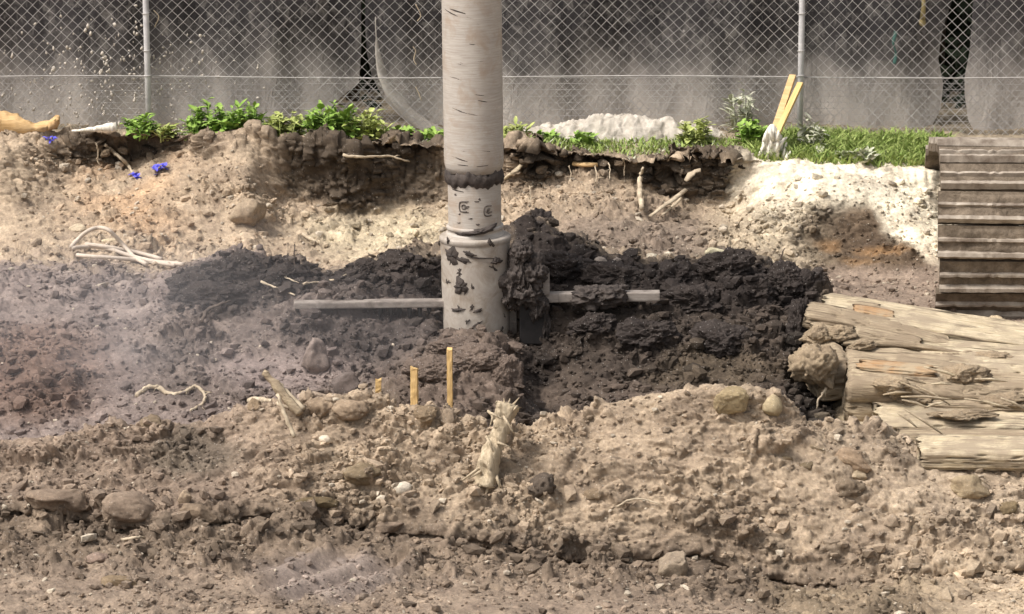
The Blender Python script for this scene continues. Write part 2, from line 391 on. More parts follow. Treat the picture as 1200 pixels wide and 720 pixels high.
RB = [
 None, None,
 rib([(-100,153),(172,153),(425,157),(700,158),(934,156),(1100,158),(1300,160)], 3.62),
 rib(lip),
 rib(under),
 rib([(-100,190,2.9),(0,192,2.9),(60,192,3.2),(150,204,3.25),(230,194,3.1),(290,205,2.75),(330,230,2.98),(420,246,3.02),(520,243,3.0),(600,224,2.95),(650,220,2.98),(700,222,2.98),
      (760,228,2.95),(860,228,2.87),(900,214,2.6),(950,222,2.5),(1000,232,2.5),(1060,240,2.5),(1100,250,2.6),(1130,280,2.7),(1300,290,2.8)]),
 rib([(-100,285,2.2),(0,285,2.2),(80,282,2.2),(150,292,2.0),(210,306,1.95),(260,300,2.1),(330,315,2.0),(420,308,2.1),(520,290,2.2),(600,294,2.1),(680,292,2.05),(760,296,2.0),
      (860,304,1.95),(940,310,1.95),(1000,320,1.9),(1060,332,1.8),(1100,345,1.7),(1130,365,1.6),(1300,370,1.6)]),
 rib([(-100,325,.9),(0,328,.9),(100,335,.85),(170,345,.75),(200,330,.7),(222,318,.7),(265,304,.65),(295,303,.65),(320,316,.65),(350,316,.6),(380,328,.6),(425,312,.6),(470,306,.6),(520,298,.6),
      (595,296,.6),(618,262,.7),(640,264,.7),(662,284,.65),(700,299,.6),(730,302,.6),(770,314,.6),(820,312,.6),(850,300,.6),(885,306,.6),(910,316,.55),(940,326,.5),(965,342,.5),(1000,362,.5),(1100,375,.5),(1300,385,.5)]),
 rib([(-100,395),(0,395),(100,392),(200,385),(270,378),(345,357),(430,357),(500,364),(530,400),(590,400),(612,376),(640,362),(720,356),(800,360),(880,368),(930,384),(950,380),(965,372),(985,376),(1100,385),(1300,402)], .1),
 rib([(-100,445),(0,440),(60,425),(100,445),(200,440),(300,432),(400,424),(435,440),(462,428),(500,404),(550,392),(590,399),(612,436),(630,455),(700,428),(800,422),(900,424),(935,450),(975,470),(992,442),(1010,442),(1100,440),(1300,450)], -.38),
 rib([(-100,500),(0,500),(100,498),(170,488),(260,482),(300,478),(400,474),(440,462),(480,448),(530,442),(580,446),(612,470),(640,508),(700,500),(800,482),(900,480),(930,505),(978,520),(992,506),(1040,503),(1065,490),(1110,490),(1300,498)], -.9),
 rib([(p[0], p[1]+(12 if p[0] < 970 else -3)) for p in crest], -1.28),
 rib(crest, -1.52),
 rib([(-100,560),(0,558),(100,552),(200,545),(300,528),(400,520),(500,528),(600,545),(700,528),(800,512),(900,520),(1000,542),(1100,560),(1200,572),(1300,580)], -1.76),
 rib([(-100,598),(0,596),(60,598),(120,606),(170,602),(250,598),(330,594),(400,604),(460,618),(520,616),(600,628),(680,648),(760,645),(820,640),(880,668),(940,676),(1000,668),(1100,655),(1200,650),(1300,650)], -2.2),
 rib([(-100,616),(0,614),(60,616),(120,622),(170,620),(250,618),(330,616),(400,625),(460,640),(520,642),(600,652),(680,668),(760,664),(820,660),(880,692),(940,694),(1000,688),(1100,676),(1200,670),(1300,668)], -2.22),
 rib([(-100,665),(0,663),(200,662),(400,668),(600,680),(760,692),(880,712),(960,714),(1100,706),(1200,696),(1300,690)], -2.75),
 rib([(-100,735),(300,735),(700,742),(900,755),(1300,748)], -3.8),
 None, None, None]
def flat(Y, z): return np.array([(-9, Y, z), (9, Y, z)])
RB[0] = flat(400, 0.6); RB[1] = flat(7, 0.42)
zf = RB[17][:, 2].mean()
RB[18] = flat(-6.0, zf-0.03); RB[19] = flat(-14, zf-0.2); RB[20] = flat(-120, zf-0.6)
NR = len(RB)
dx = 0.0092
xc = np.arange(-3.55, 3.55, dx)
outer = 3.55 + np.cumsum(0.02*1.18**np.arange(38))
X = np.concatenate([-outer[::-1], xc, outer])
# rows per span, about 8 mm of ground each where the camera looks
rows = [4, 10, 30, 12, 50, 96, 60, 64, 60, 64, 46, 28, 50, 80, 20, 76, 108, 30, 8, 6]
vpar = np.concatenate([i+np.arange(n)/n for i, n in enumerate(rows)]+[[NR-1.0]])
Yr = np.stack([np.interp(X, r[:, 0], r[:, 1]) for r in RB]); Zr = np.stack([np.interp(X, r[:, 0], r[:, 2]) for r in RB])
# smooth a little along x
def smx(A, k):
    ker = np.hanning(k*2+3)[1:-1]; ker /= ker.sum()
    return np.stack([np.convolve(np.pad(a, k, mode='edge'), ker, 'valid') for a in A])
i0, i1 = len(outer), len(outer)+len(xc)
Yr[:, i0:i1] = smx(Yr[:, i0:i1], 5); Zr[:, i0:i1] = smx(Zr[:, i0:i1], 5)
cx_ = X[i0:i1]
for r_, sd2, ay, az in ((3, 5, .16, .05), (4, 6, .14, .06), (5, 7, .10, .08), (6, 8, .16, .04), (14, 9, .10, .02), (15, 9, .10, .02)):
    no = 5 if r_ in (3, 4) else 1; q1 = fbm(cx_, cx_*0+r_*.01, cx_*0, 2.6 if no > 1 else 1.5, no, sd2, .62); q2 = fbm(cx_, cx_*0+5, cx_*0, 3.4 if no > 1 else 1.7, no, sd2, .62)
    e_ = np.interp(np.abs(cx_), [3.2, 3.5], [1, 0]); Yr[r_, i0:i1] += ay*q1*1.6*e_; Zr[r_, i0:i1] += az*q2*1.6*e_
def cubic_rows(A):
    i = np.clip(np.floor(vpar).astype(int), 0, NR-2); t = (vpar-i)[:, None]
    p0 = A[np.maximum(i-1, 0)]; p1 = A[i]; p2 = A[i+1]; p3 = A[np.minimum(i+2, NR-1)]
    cat = 0.5*((2*p1)+(p2-p0)*t+(2*p0-5*p1+4*p2-p3)*t*t+(3*p1-p0-3*p2+p3)*t**3)
    lin = p1*(1-t)+p2*t
    far = ((i < 2) | (i > 16))[:, None]
    return np.where(far, lin, 0.45*cat+0.55*lin)
GY, GZ = cubic_rows(Yr), cubic_rows(Zr)
GX = np.broadcast_to(X, GY.shape).copy()
GV = np.broadcast_to(vpar[:, None], GY.shape)
nr, nc = GX.shape
s_arc = np.concatenate([np.zeros((1, nc)), np.cumsum(np.sqrt(np.diff(GY, axis=0)**2+np.diff(GZ, axis=0)**2), axis=0)])
s_arc -= s_arc[np.searchsorted(vpar, 12)][None, :]
ox, oy, oz = GX.ravel(), GY.ravel(), GZ.ravel()
px0, py0, _ = proj(ox, oy, oz)
vv = GV.ravel().copy()

def ell(px, py, cx, cy, rx, ry, soft=0.35):
    d = np.sqrt(((px-cx)/rx)**2+((py-cy)/ry)**2); return 1-sstep(1-soft, 1+soft, d)
def soil_at(px, py, v, X3):
    """soil type colours by place: returns rgb, wetness, clod amplitude"""
    x, y, z = X3
    w1 = fbm(x, y, z, 3.1, 4, 3); w2 = fbm(x, y, z, 3.1, 4, 9); fine = fbm(x, y, z, 16, 4, 21, 0.6)
    px = px+26*w1; py = py+13*w2; v2 = v+0.35*fine+0.18*w1
    C = np.empty((len(px), 3)); C[:] = (0.375, 0.295, 0.215); wet = np.zeros(len(px)); amp = np.full(len(px), 1.0)
    def put(mask, col, wt=None, am=None):
        nonlocal C, wet, amp
        m = np.clip(mask, 0, 1)
        C = C*(1-m[:, None])+np.array(col)*m[:, None]
        if wt is not None: wet = wet*(1-m)+wt*m
        if am is not None: amp = amp*(1-m)+am*m
    bnd = lambda a, b, s=0.3: sstep(a-s, a+s, v2)*(1-sstep(b-s, b+s, v2))
    xr = lambda a, b, s=30: sstep(a-s, a+s, px)*(1-sstep(b-s, b+s, px))
    put(1-sstep(2.6, 3.1, v), (0.30, 0.25, 0.18), 0, 0.5)
    # dark band under the lip, along the undercut stretches
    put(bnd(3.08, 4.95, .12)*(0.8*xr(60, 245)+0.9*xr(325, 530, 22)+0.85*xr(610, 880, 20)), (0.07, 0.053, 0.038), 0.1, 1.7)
    put(bnd(4.9, 6.1, .3)*xr(90, 210, 40)*0.6*sstep(-.3, .3, w2), (0.5, 0.33, 0.2), 0, 0.8)
    put(bnd(4.6, 6.3)*xr(330, 530, 30)*ell(px, py, 470, 280, 110, 35, .5), (0.46, 0.39, 0.28), 0, 1.1)
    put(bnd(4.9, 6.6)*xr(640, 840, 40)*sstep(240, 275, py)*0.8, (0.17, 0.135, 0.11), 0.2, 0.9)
    put(xr(875, 1250, 25)*(v2 > 2.7)*(1-sstep(250, 330, py+(px-1000)*-0.25))*(.62+.38*sstep(-.25, .1, fbm(x*1.6, y, z, 7, 4, 77, .6))), (0.82, 0.75, 0.6), 0, 0.42)
    dg = 1-sstep(-8, 14, (px-1012)-(py-236)*0.88)
    put(dg*sstep(236, 262, py-(px-960)*-.12)*sstep(925, 955, px)*(1-sstep(330, 350, py))*(v < 7.3), (0.12, 0.086, 0.058), 0.15, 0.8)
    put(dg*xr(840, 960, 30)*sstep(225, 250, py)*(v < 7)*.6, (0.4, 0.34, 0.25), 0, 1.0)
    put(ell(px, py, 1035, 298, 24, 6, .7)+0.8*ell(px, py, 972, 290, 10, 9, .7)+0.5*ell(px, py, 1012, 312, 26, 5, .7), (0.30, 0.185, 0.095), 0.1)
    put(xr(880, 1250, 30)*sstep(312, 330, py)*(1-sstep(7.2, 7.6, v)), (0.27, 0.21, 0.165), 0.2, 0.4)
    # grey-brown wet ground on the left
    put(sstep(6.3, 6.9, v2)*(1-sstep(11.4, 11.9, v))*(1-sstep(300, 420, px)), (0.205, 0.165, 0.148), 0.35, 0.9)
    put(ell(px, py, 40, 440, 90, 55, .4)*(v < 11.5), (0.165, 0.112, 0.088), 0.3, 0.8)
    # nearly black fresh spoil
    put(bnd(6.9, 8.5, .25)*xr(205, 965, 14), (0.042, 0.033, 0.029), 0.3, 1.3)
    put(sstep(7.9, 8.2, v2)*(1-sstep(10.9, 11.5, v))*xr(440, 965, 40), (0.075, 0.057, 0.045), 0.35, 1.25)
    put(bnd(7.95, 9.9, .25)*xr(180, 500, 40), (0.165, 0.132, 0.115), 0.35, 1.2)
    put(ell(px, py, 535, 440, 85, 50, .3)*(v > 8.3)*(v < 11.3), (0.155, 0.118, 0.095), 0.3, 1.2)
    put(ell(px, py, 415, 400, 75, 38, .5)*(v < 10)*(v > 7.9)*.85, (0.058, 0.046, 0.042), 0.4, 1.1)
    put(ell(px, py, 630, 440, 22, 45, .5)*(v < 11)*(v > 7.9), (0.04, 0.031, 0.026), 0.3, 1.1)
    put(ell(px, py, 740, 478, 130, 25, .5)*(v < 11.4)*(v > 9)*0.8, (0.115, 0.088, 0.07), 0.4, 0.7)
    put(ell(px, py, 760, 395, 130, 52, .4)*(v < 11)*(v > 7.9)*.8, (0.052, 0.04, 0.032), 0.3, 1.2)
    put(ell(px, py, 850, 440, 80, 22, .5)*(v < 11)*(v > 7.9)*.6, (0.1, 0.076, 0.05), 0.3, 1.1)
    put(ell(px, py, 460, 385, 70, 18, .5)*(v < 11)*(v > 7.9)*.8, (0.07, 0.056, 0.05), 0.3, 1.2)
    put(ell(px, py, 330, 440, 70, 25, .5)*(v < 11.4)*(v > 8)*.7, (0.26, 0.21, 0.195), 0.5, 0.4)
    put((v > 7)*(v < 11.5)*sstep(968, 985, px), (0.48, 0.39, 0.265), 0, 0.8)
    put((v > 8.2)*(v < 11.2)*xr(915, 985, 8), (0.045, 0.036, 0.029), 0.2, 1.3)
    # foreground
    f = sstep(11.4, 11.8, v)
    put(f, (0.35, 0.275, 0.2), 0, 1.1)
    put(f*(1-sstep(240, 420, px)), (0.24, 0.184, 0.141), 0.12, 1.1)
    put(f*ell(px, py, 225, 535, 60, 26, .4), (0.15, 0.12, 0.092), 0.35, 1.1)
    put(sstep(13.7, 14.2, v2)*(1-sstep(16.0, 16.6, v2))*(1-sstep(950, 1100, px)), (0.19, 0.146, 0.108), 0.2, 1.2)
    put(f*sstep(15.8, 16.4, v2), (0.25, 0.194, 0.147), 0.4, 0.6)
    put(f*ell(px, py, 385, 680, 75, 24, .4), (0.26, 0.21, 0.18), 0.75, 0.2)
    put(f*sstep(15.1, 15.5, v2)*xr(900, 1150, 50)*0.8, (0.215, 0.168, 0.115), 0.1, 1.4)
    put(f*sstep(1060, 1180, px)*sstep(640, 670, py)*0.8, (0.45, 0.36, 0.26), 0, 0.4)
    put(f*sstep(900, 1100, px)*(1-sstep(600, 660, py))*0.5, (0.37, 0.30, 0.225), 0, 0.8)
    return C, wet, amp
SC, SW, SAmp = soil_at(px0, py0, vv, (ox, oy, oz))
PATCH = sstep(-.28, .30, fbm(ox, oy+1.2*oz, oz*0, 2.3, 4, 171))
SAmp = SAmp*(0.72+0.5*PATCH)
# normals of the smooth sheet
def gnormals(A, B, Cc):
    Pm = np.stack([A, B, Cc], -1)
    du = np.gradient(Pm, axis=1); dv = np.gradient(Pm, axis=0)
    n = np.cross(dv, du); n /= np.linalg.norm(n, axis=-1)[..., None]+1e-12
    n *= np.where(n[..., 2:3] < -0.2, -1, 1); return n
Nn = gnormals(GX, GY, GZ).reshape(-1, 3)
sa = oy+1.2*oz
near = (np.abs(ox) < 4.2) & (oy > -6.5) & (oy < 6)
fade = near*1.0
xs, ss = ox[near], sa[near]
wx = xs+0.02*vnoise(xs*22, ss*22, xs*0, 31)+0.006*vnoise(xs*70, ss*70, xs*0, 32); wy = ss+0.02*vnoise(xs*22, ss*22, xs*0, 33)+0.006*vnoise(xs*70, ss*70, xs*0, 34)
wx, wy = .83*wx+.557*wy, -.557*wx+.83*wy
disp = np.zeros(len(xs))
a = SAmp[near]
disp += 0.030*fbm(xs, ss, oz[near], 2.2, 3, 41)*np.minimum(a, 1.2)
disp += 0.020*a*(0.5-np.abs(fbm(xs, ss, oz[near], 5, 6, 51, 0.6))*2.2)*0.8
stone_col = np.ones(len(xs))
# angular clods: every cell a block of its own height and tilt with a crack round it
for freq, thr, hgt, sd_ in ((4.5, 0.55, 0.30, 61), (9, 0.45, 0.34, 62), (17, 0.35, 0.36, 63), (31, 0.2, 0.34, 64), (52, 0.1, 0.34, 65)):
    cr, sr = math.cos(sd_*1.7), math.sin(sd_*1.7); u_, w_ = cr*wx+sr*wy, -sr*wx+cr*wy
    d, d2, rid, vx, vy = worley(u_+0.25/freq*vnoise(w_*freq*1.7, u_*freq*1.7, xs*0, sd_), w_+0.25/freq*vnoise(w_*freq*1.7, u_*freq*1.7, xs*0, sd_+40), freq, sd_)
    r2 = (rid*991.7) % 1; r3 = (rid*577.3) % 1; r4 = (rid*313.9) % 1
    b = sstep(0.0, 0.30, d2-d)*(1-0.35*d)
    on_ = (rid > thr)
    disp += (0.62 if freq < 8 else 0.85)*on_*b*hgt/freq*(0.25+0.75*r2+(r3-.5)*1.3*vx+(r4-.65)*1.3*vy)*(0.55+0.45*a)*np.minimum(a, 1.5)
    stone_col *= np.where(on_ & (b > 0.3), 0.88+0.24*r4, 1)
# jagged fine relief
disp += 0.007*np.minimum(a, 1.4)*(0.4-np.abs(fbm(xs, ss, oz[near], 22, 4, 71, 0.75)))
# wheel ruts in the wet foreground
pxn, pyn = px0[near], py0[near]
rut = ell(pxn, pyn, 385, 682, 110, 30, .4)
disp += rut*0.035*np.sin((pxn*0.16+pyn*0.42)*0.55+2*fbm(xs, ss, xs*0, 3, 3, 5))
D = np.zeros(len(ox)); D[near] = disp*np.interp(oy[near], [-6.5, -6, 5, 6], [0, 1, 1, 0])*np.interp(np.abs(ox[near]), [3.6, 4.2], [1, 0])
VX = np.stack([ox, oy, oz], -1)+Nn*D[:, None]
SC[near] *= stone_col[:, None]
# z-buffer of the ground as the photograph sees it, for setting things down on it
ppx, ppy, pd = proj(VX[:, 0], VX[:, 1], VX[:, 2])
ZB = np.full((720, 1200), 1e9)
ok = (ppx >= 0) & (ppx < 1200) & (ppy >= 0) & (ppy < 720) & (pd > 5)
np.minimum.at(ZB, (ppy[ok].astype(int), ppx[ok].astype(int)), VX[ok, 1])
def surfY(px, py, r=2):
    px = min(max(px, 2), 1197); py = min(max(py, 2), 717)
    for rr in (r, 5, 9):
        w = ZB[max(0, int(py)-rr):int(py)+rr+1, max(0, int(px)-rr):int(px)+rr+1]
        w = w[w < 1e8]
        if len(w): return float(np.median(w))
    return 0.0
def on(px, py, dY=0.0): return P(px, py, surfY(px, py)+dY)
VZ = VX.reshape(nr, nc, 3); top_rows = np.where((vpar >= 0.9) & (vpar <= 3.15))[0][::-1]
def groundz(x, Y):
    j = int(np.clip(np.searchsorted(X, x), 0, nc-1)); return float(np.interp(Y, VZ[top_rows, j, 1], VZ[top_rows, j, 2]))
def lipY(x):
    j = int(np.clip(np.searchsorted(X, x), 0, nc-1)); return float(VZ[top_rows[0], j, 1])
idx = np.arange(nr*nc).reshape(nr, nc)
Fq = np.stack([idx[:-1, :-1], idx[1:, :-1], idx[1:, 1:], idx[:-1, 1:]], -1).reshape(-1, 4)
me = npmesh('ground', VX, Fq, True)
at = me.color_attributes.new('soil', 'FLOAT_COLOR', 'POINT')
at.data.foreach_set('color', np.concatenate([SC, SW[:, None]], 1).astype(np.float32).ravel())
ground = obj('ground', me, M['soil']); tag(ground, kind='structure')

# ------------------------------------------------------------------ chain link fence
FY = 3.62
zb = P(600, 156, FY).z
fence = empty('chain_link_fence', (0, FY, zb), 'galvanised chain link fence along the top of the bank', 'fence')
pitch = 0.0371
def link_mesh(x0, x1, z0, z1, p, r, y, seed):
    mb = MB(); n = int((x1-x0)/p); m = int((z1-z0)/p); rr = random.Random(seed)
    V = []; F = []
    for i in range(n):
        base = len(V)
        for k in range(m+1):
            side = (k+i) % 2
            xx = x0+i*p+(p*1.02 if side else -p*0.02); zz = z0+k*p
            sag = 0.010*math.sin(xx*2.1+zz*1.3)+0.006*math.sin(xx*7+zz*3)
            cx, cy, cz = xx, y+(0.004 if side else -0.004)+sag*1.4, zz+sag*0.9+rr.uniform(-.002, .002)
            V += [(cx-r, cy-r*.6, cz), (cx+r, cy-r*.6, cz), (cx, cy+r, cz)]
        for k in range(m):
            a, b = base+k*3, base+k*3+3
            for q in range(3): F.append((a+q, a+(q+1) % 3, b+(q+1) % 3, b+q))
    mb.add(V, F); return mb
o = link_mesh(-4.6, 4.6, -0.03, 2.0, pitch, 0.0021, 0, 1).build('wire_mesh', M['galv'], fence); o['kind'] = 'stuff'
ztw = P(600, 90, FY).z-zb
mb2 = link_mesh(-4.6+pitch*.4, 4.6, -0.03, ztw, pitch*0.78, 0.0019, 0.03, 2)
for k in range(9):
    zz = 0.03+k*ztw/9
    add_tube(mb2, [(x, 0.035, zz+0.004*math.sin(x*5+k)) for x in np.linspace(-4.6, 4.6, 40)], 0.0017, 3)
o = mb2.build('lower_mesh', M['galv'], fence); o['kind'] = 'stuff'
mb = MB(); add_tube(mb, [(x, -0.012, ztw+0.008*math.sin(x*1.7)) for x in np.linspace(-4.6, 4.6, 50)], 0.0042, 5)
mb.build('tension_wire', M['galv'], fence)
mb = MB(); add_tube(mb, [(x, 0.0, 2.02) for x in np.linspace(-4.6, 4.6, 3)], 0.021, 10); mb.build('top_rail', M['post'], fence)
px_posts = []
for pxp, tilt in ((172, -0.008), (934, 0.004)):
    v0 = P(pxp+3, 152, FY-0.03); 
    mb = MB(); add_tube(mb, [(v0.x+tilt*k*2.3-0, -0.035, -0.12+2.2*k) for k in (0, .33, .66, 1)], 0.0205, 12)
    po = mb.build('fence_post', M['post'], fence)
    for zt in (ztw, 0.55, 0.8, 1.15, 1.5):
        mb = MB(); add_tube(mb, [(v0.x+tilt*zt+0.026*math.cos(t), -0.035+0.026*math.sin(t), zt+.12*0+0.003*t) for t in np.linspace(0, 6.2, 12)], 0.003, 4)
        mb.build('wire_tie', M['galv'], po)
for xo in (P(172, 152, FY).x-4.35, P(934, 152, FY).x+4.35):
    mb = MB(); add_tube(mb, [(xo, -0.035, -.1), (xo, -0.035, 2.1)], 0.0205, 12); mb.build('fence_post', M['post'], fence)
# dried mud flung on to the mesh, left
mb = MB(); V0, F0 = ico(1)
rs = np.random.default_rng(5)
for k in range(330):
    if rs.random() < 0.75: pxx, pyy = rs.normal(110, 70), rs.normal(105, 34)
    else: pxx, pyy = rs.normal(165, 55), rs.normal(65, 22)
    if pyy > 150 or pyy < 5 or pxx < -20: continue
    q = P(pxx, pyy, FY-0.005); s = rs.uniform(0.004, 0.0115)
    mb.add(V0*np.array([s*rs.uniform(.6, 1.3), s*.6, s*rs.uniform(.7, 1.8)])*(1+0.25*rs.normal(size=(len(V0), 1)))+np.array([q.x, 0, q.z-zb]), F0)
o = mb.build('mud_splatter', M['silt'], fence); o['kind'] = 'stuff'
# plant stems tangled in the mesh
for pts in ([(487,5),(493,18),(489,25)],[(484,55),(487,60),(485,70),(488,76)],[(487,102),(491,110),(494,118)],[(180,12),(186,20),(181,32)]):
    mb = MB(); add_tube(mb, catmull([tuple(P(a, b, FY-0.01)-Vector((0, FY, zb))) for a, b in pts]), 0.004, 4)
    mb.build('caught_stem', M['root'], fence)

# ------------------------------------------------------------------ black sheets hung behind the fence
def sheet(name, label, left, right, Y, seed, hem_left=None, top=2.2):
    """left/right: functions of py giving px edges"""
    NY, NX = 90, 110; V = []; F = []
    for j in range(NY+1):
        t = j/NY; py = 162-(162+215)*t
        l, r = left(py), right(py)
        for i in range(NX+1):
            p = P(l+(r-l)*i/NX, py, Y); V.append(p)
    V = np.array([v[:] for v in V]); 
    V[:, 1] += 0.05*np.sin(V[:, 0]*5.5+seed+0.5*np.sin(V[:, 2]*3))+0.035*fbm(V[:, 0], V[:, 2]*0.45, V[:, 1]*0, 3.0, 4, seed)+0.02*np.sin(V[:, 0]*19+V[:, 2]*2.5+seed+2.5*fbm(V[:, 0], V[:, 2]*.3, V[:, 1]*0, 2.0, 3, seed+7))
    ii = np.arange((NY+1)*(NX+1)).reshape(NY+1, NX+1)
    F = np.stack([ii[:-1, :-1], ii[:-1, 1:], ii[1:, 1:], ii[1:, :-1]], -1).reshape(-1, 4)
    base = Vector((float(V[:, 0].mean()), Y, zb))
    root = empty(name, base, label, 'plastic sheet', 'black sheets behind the fence')
    obj('sheet_panel', npmesh('sheet_panel', V-np.array(base), F), M['sheet'], root)
    for edge, side, hw_ in hem_left or []:
        pts = [P(edge(py)+side, py, Y-0.13)-base for py in np.linspace(20, 161, 24)]
        mb = MB(); add_tube(mb, pts, [0.004+hw_*min(1, max(0, (k-4)/12)) for k in range(24)], 10, 0.35)
        mb.build('hem', M['hem'], root)
    return root
ed1l = lambda py: -260.0
ed1r = lambda py: float(np.interp(py, [-300, 60, 100, 118, 165], [423, 423, 420, 395, 360]))
ed2l = lambda py: float(np.interp(py, [-300, 30, 60, 88, 110, 130, 145, 158, 165], [428, 428, 430, 436, 447, 463, 480, 505, 520]))
ed2r = lambda py: float(np.interp(py, [-300, 0, 35, 70, 100, 130, 150, 162], [1125, 1116, 1104, 1100, 1106, 1103, 1092, 1070]))
ed3l = lambda py: float(np.interp(py, [-300, 0, 60, 90, 110, 140, 155, 165], [1142, 1140, 1136, 1130, 1130, 1134, 1142, 1150]))
sheet('plastic_sheet', 'black mud spattered sheet behind the fence left of the drill pipe', ed1l, ed1r, FY+0.22, 1.0)
sheet('plastic_sheet', 'wide black sheet behind the fence with a curved dusty hem beside the drill pipe', ed2l, ed2r, FY+0.26, 3.1, [(ed2l, 12, .075)])
sheet('plastic_sheet', 'dusty sheet behind the fence above the excavator track', ed3l, lambda py: 1480.0, FY+0.24, 5.3)
# dark hedge seen only through the gaps
mb = MB(); rs = np.random.default_rng(3); n = 5200
c = np.stack([rs.uniform(-5.5, 5.5, n), rs.uniform(4.5, 5.3, n), rs.uniform(0.35, 3.0, n)], -1)
a_ = rs.normal(size=(n, 3)); a_ /= np.linalg.norm(a_, axis=1)[:, None]; b_ = np.cross(a_, rs.normal(size=(n, 3))); b_ /= np.linalg.norm(b_, axis=1)[:, None]
L = rs.uniform(.05, .11, n)[:, None]
V = np.stack([c-a_*L, c+b_*L*.45, c+a_*L, c-b_*L*.45], 1).reshape(-1, 3); mb.add(V, np.arange(4*n).reshape(-1, 4))
hedge = empty('hedge', (0, 4.9, .4), 'dark hedge glimpsed through gaps between the sheets behind the fence', 'hedge')
fo = mb.build('foliage', M['hedge'], hedge); fo.location = (0, -4.9, -.4); fo['kind'] = 'stuff'
mb = MB()
for k in range(16):
    x = -5.2+k*.68; add_tube(mb, [(x, 0, -.1), (x+.05, .02, 1), (x-.04, .05, 2.4)], [.05, .04, .02], 6)
mb.build('trunk', M['darkroot'], hedge)
mb = MB(); mb.add(*box_geo(-6, 6, .45, .5, -.1, 2.9)); mb.build('inner_growth', M['hedge'], hedge)
# yellow lever and teal strip showing behind the mesh
q = P(1081, 28, FY+.12); r_ = empty('hanging_strap', q, 'worn yellow strap hanging behind the fence at upper right', 'strap')
mb = MB(); add_tube(mb, [(0, 0, .4), (.005, 0, .12), (0, 0, .03)], [.012, .014, .02], 8); mb.build('webbing', M['yellow'], r_)
mb = MB(); V, F = rock_geo(2, 4, .2); mb.add(V*np.array([.026, .02, .028])+np.array([0, 0, .01]), F); mb.build('hook', M['yellow'], r_)
q = P(1048, 75, FY+.12); mb = MB()
add_tube(mb, catmull([(0, 0, .0), (.01, .01, .07), (-.008, 0, .14), (.006, 0, .22)]), .012, 6, .35)
o = mb.build('cloth_strip', M['teal']); o.location = q; tag(o, 'faded teal cloth strip behind the fence between post and track', 'cloth')

# ------------------------------------------------------------------ vegetation on the bank
def leaf_geo(rs, base, yaw, length, width, up, droop, seg=5, lobed=False):
    V = []; F = []
    d = np.array([math.cos(yaw), math.sin(yaw), 0]); s = np.array([-math.sin(yaw), math.cos(yaw), 0])
    for k in range(seg+1):
        t = k/seg
        w = width*(math.sin(math.pi*min(1, t*0.92+0.06))**0.8)
        if lobed and k % 2: w *= 0.55
        c = base+d*length*t*math.cos(up*(1-t*.3))+np.array([0, 0, 1])*(length*(math.sin(up)*t-droop*t*t))
        V += [c-s*w, c+np.array([0, 0, -w*.35]), c+s*w]
    for k in range(seg):
        a = k*3; F += [(a, a+1, a+4, a+3), (a+1, a+2, a+5, a+4)]
    return np.array(V), np.array(F)
def weed(px, py, hpx, wpx, seed, label, m='weed', n=70,  group='green weeds along the top of the bank', dY=0.0, thin=1.0):
    rs = np.random.default_rng(seed); Y = 3.28+dY; sc = pxm(Y); n = int(n*2.6); hpx *= 1.15; wpx *= 1.25
    b = P(px, py, Y); b.y = max(b.y, lipY(b.x)+.05); b.z = groundz(b.x, b.y)-.01; root = empty('weed', b, label, 'weed', group)
    h, w = hpx/sc, wpx/sc/2; mb = MB(); st = MB(); tips = []
    nst = max(2, int(n/14))
    for k in range(nst):
        fx = rs.uniform(-.8, .8)*w; fy = rs.uniform(-.1, .1); hh = h*rs.uniform(.5, 1.0)*(1-0.45*(fx/w)**2)
        add_tube(st, [(fx*.6, fy, -.02), (fx*.85, fy, hh*.5), (fx, fy-.01, hh*.92)], [.005, .004, .0025], 5)
        tips.append((fx, fy, hh))
    for k in range(n):
        fx, fy, hh = tips[rs.integers(nst)]
        zz = hh*rs.uniform(0.02, 1.0); base = np.array([fx*(.6+.4*zz/hh), fy, zz])
        ln = rs.uniform(.035, .115)*(1.15-.45*zz/hh)
        V, F = leaf_geo(rs, base, rs.uniform(0, 6.28), ln, ln*rs.uniform(.17, .33)*thin, rs.uniform(.15, 1.1), rs.uniform(.1, .6), 5, rs.random() < .5)
        mb.add(V, F)
    so = st.build('stem', M[m], root); so['kind'] = 'stuff'; o = mb.build('leaves', M[m], root); o['kind'] = 'stuff'
    return root
WG = [(162,157,24,34,'small green weed tuft at the foot of the left fence post',60),
      (190,157,14,26,'low sparse weed just right of the left fence post',30),
      (240,160,40,46,'leafy green weed at the left end of the long green clump',130),
      (283,161,36,52,'tall green weed second from the left in the clump',150),
      (330,163,30,52,'lower green weed in the middle of the long clump',130),
      (372,163,34,44,'green weed below the black gap in the sheets, left side',120),
      (398,164,38,40,'tallest broad leaved weed beside the dark gap in the sheets',130),
      (432,167,34,44,'bushy weed at the right end of the clump before the drill pipe',120),
      (470,171,16,44,'low creeping weed between the clump and the drill pipe',60),
      (505,173,12,34,'small weed right against the left side of the drill pipe',40),
      (604,172,22,30,'small weed just right of the drill pipe',50),
      (638,174,14,30,'low weed in front of the pale silt heap, left end',40),
      (684,177,16,22,'upright small weed in front of the pale silt heap',30),
      (815,178,26,44,'green weed in front of the right end of the silt heap',80),
      (882,184,30,34,'green weed left of the frayed white stump',80)]
for i, (px, py, h, w, lab, n) in enumerate(WG): weed(px, py, h, w, 100+i, lab, n=n, m='weed' if i % 3 != 1 else 'weedyellow')
weed(868, 165, 52, 30, 131, 'tall thin dusty weed against the fence right of the silt heap', 'weedpale', 60, 'dusty weeds', 0.25, .8)
weed(950, 178, 30, 28, 132, 'dusty grey weed right of the right fence post', 'weedpale', 60, 'dusty weeds', -.1, .8)
weed(1005, 186, 11, 44, 133, 'low dusty weed at the front edge of the grass', 'weedpale', 50, 'dusty weeds', -.4, .8)
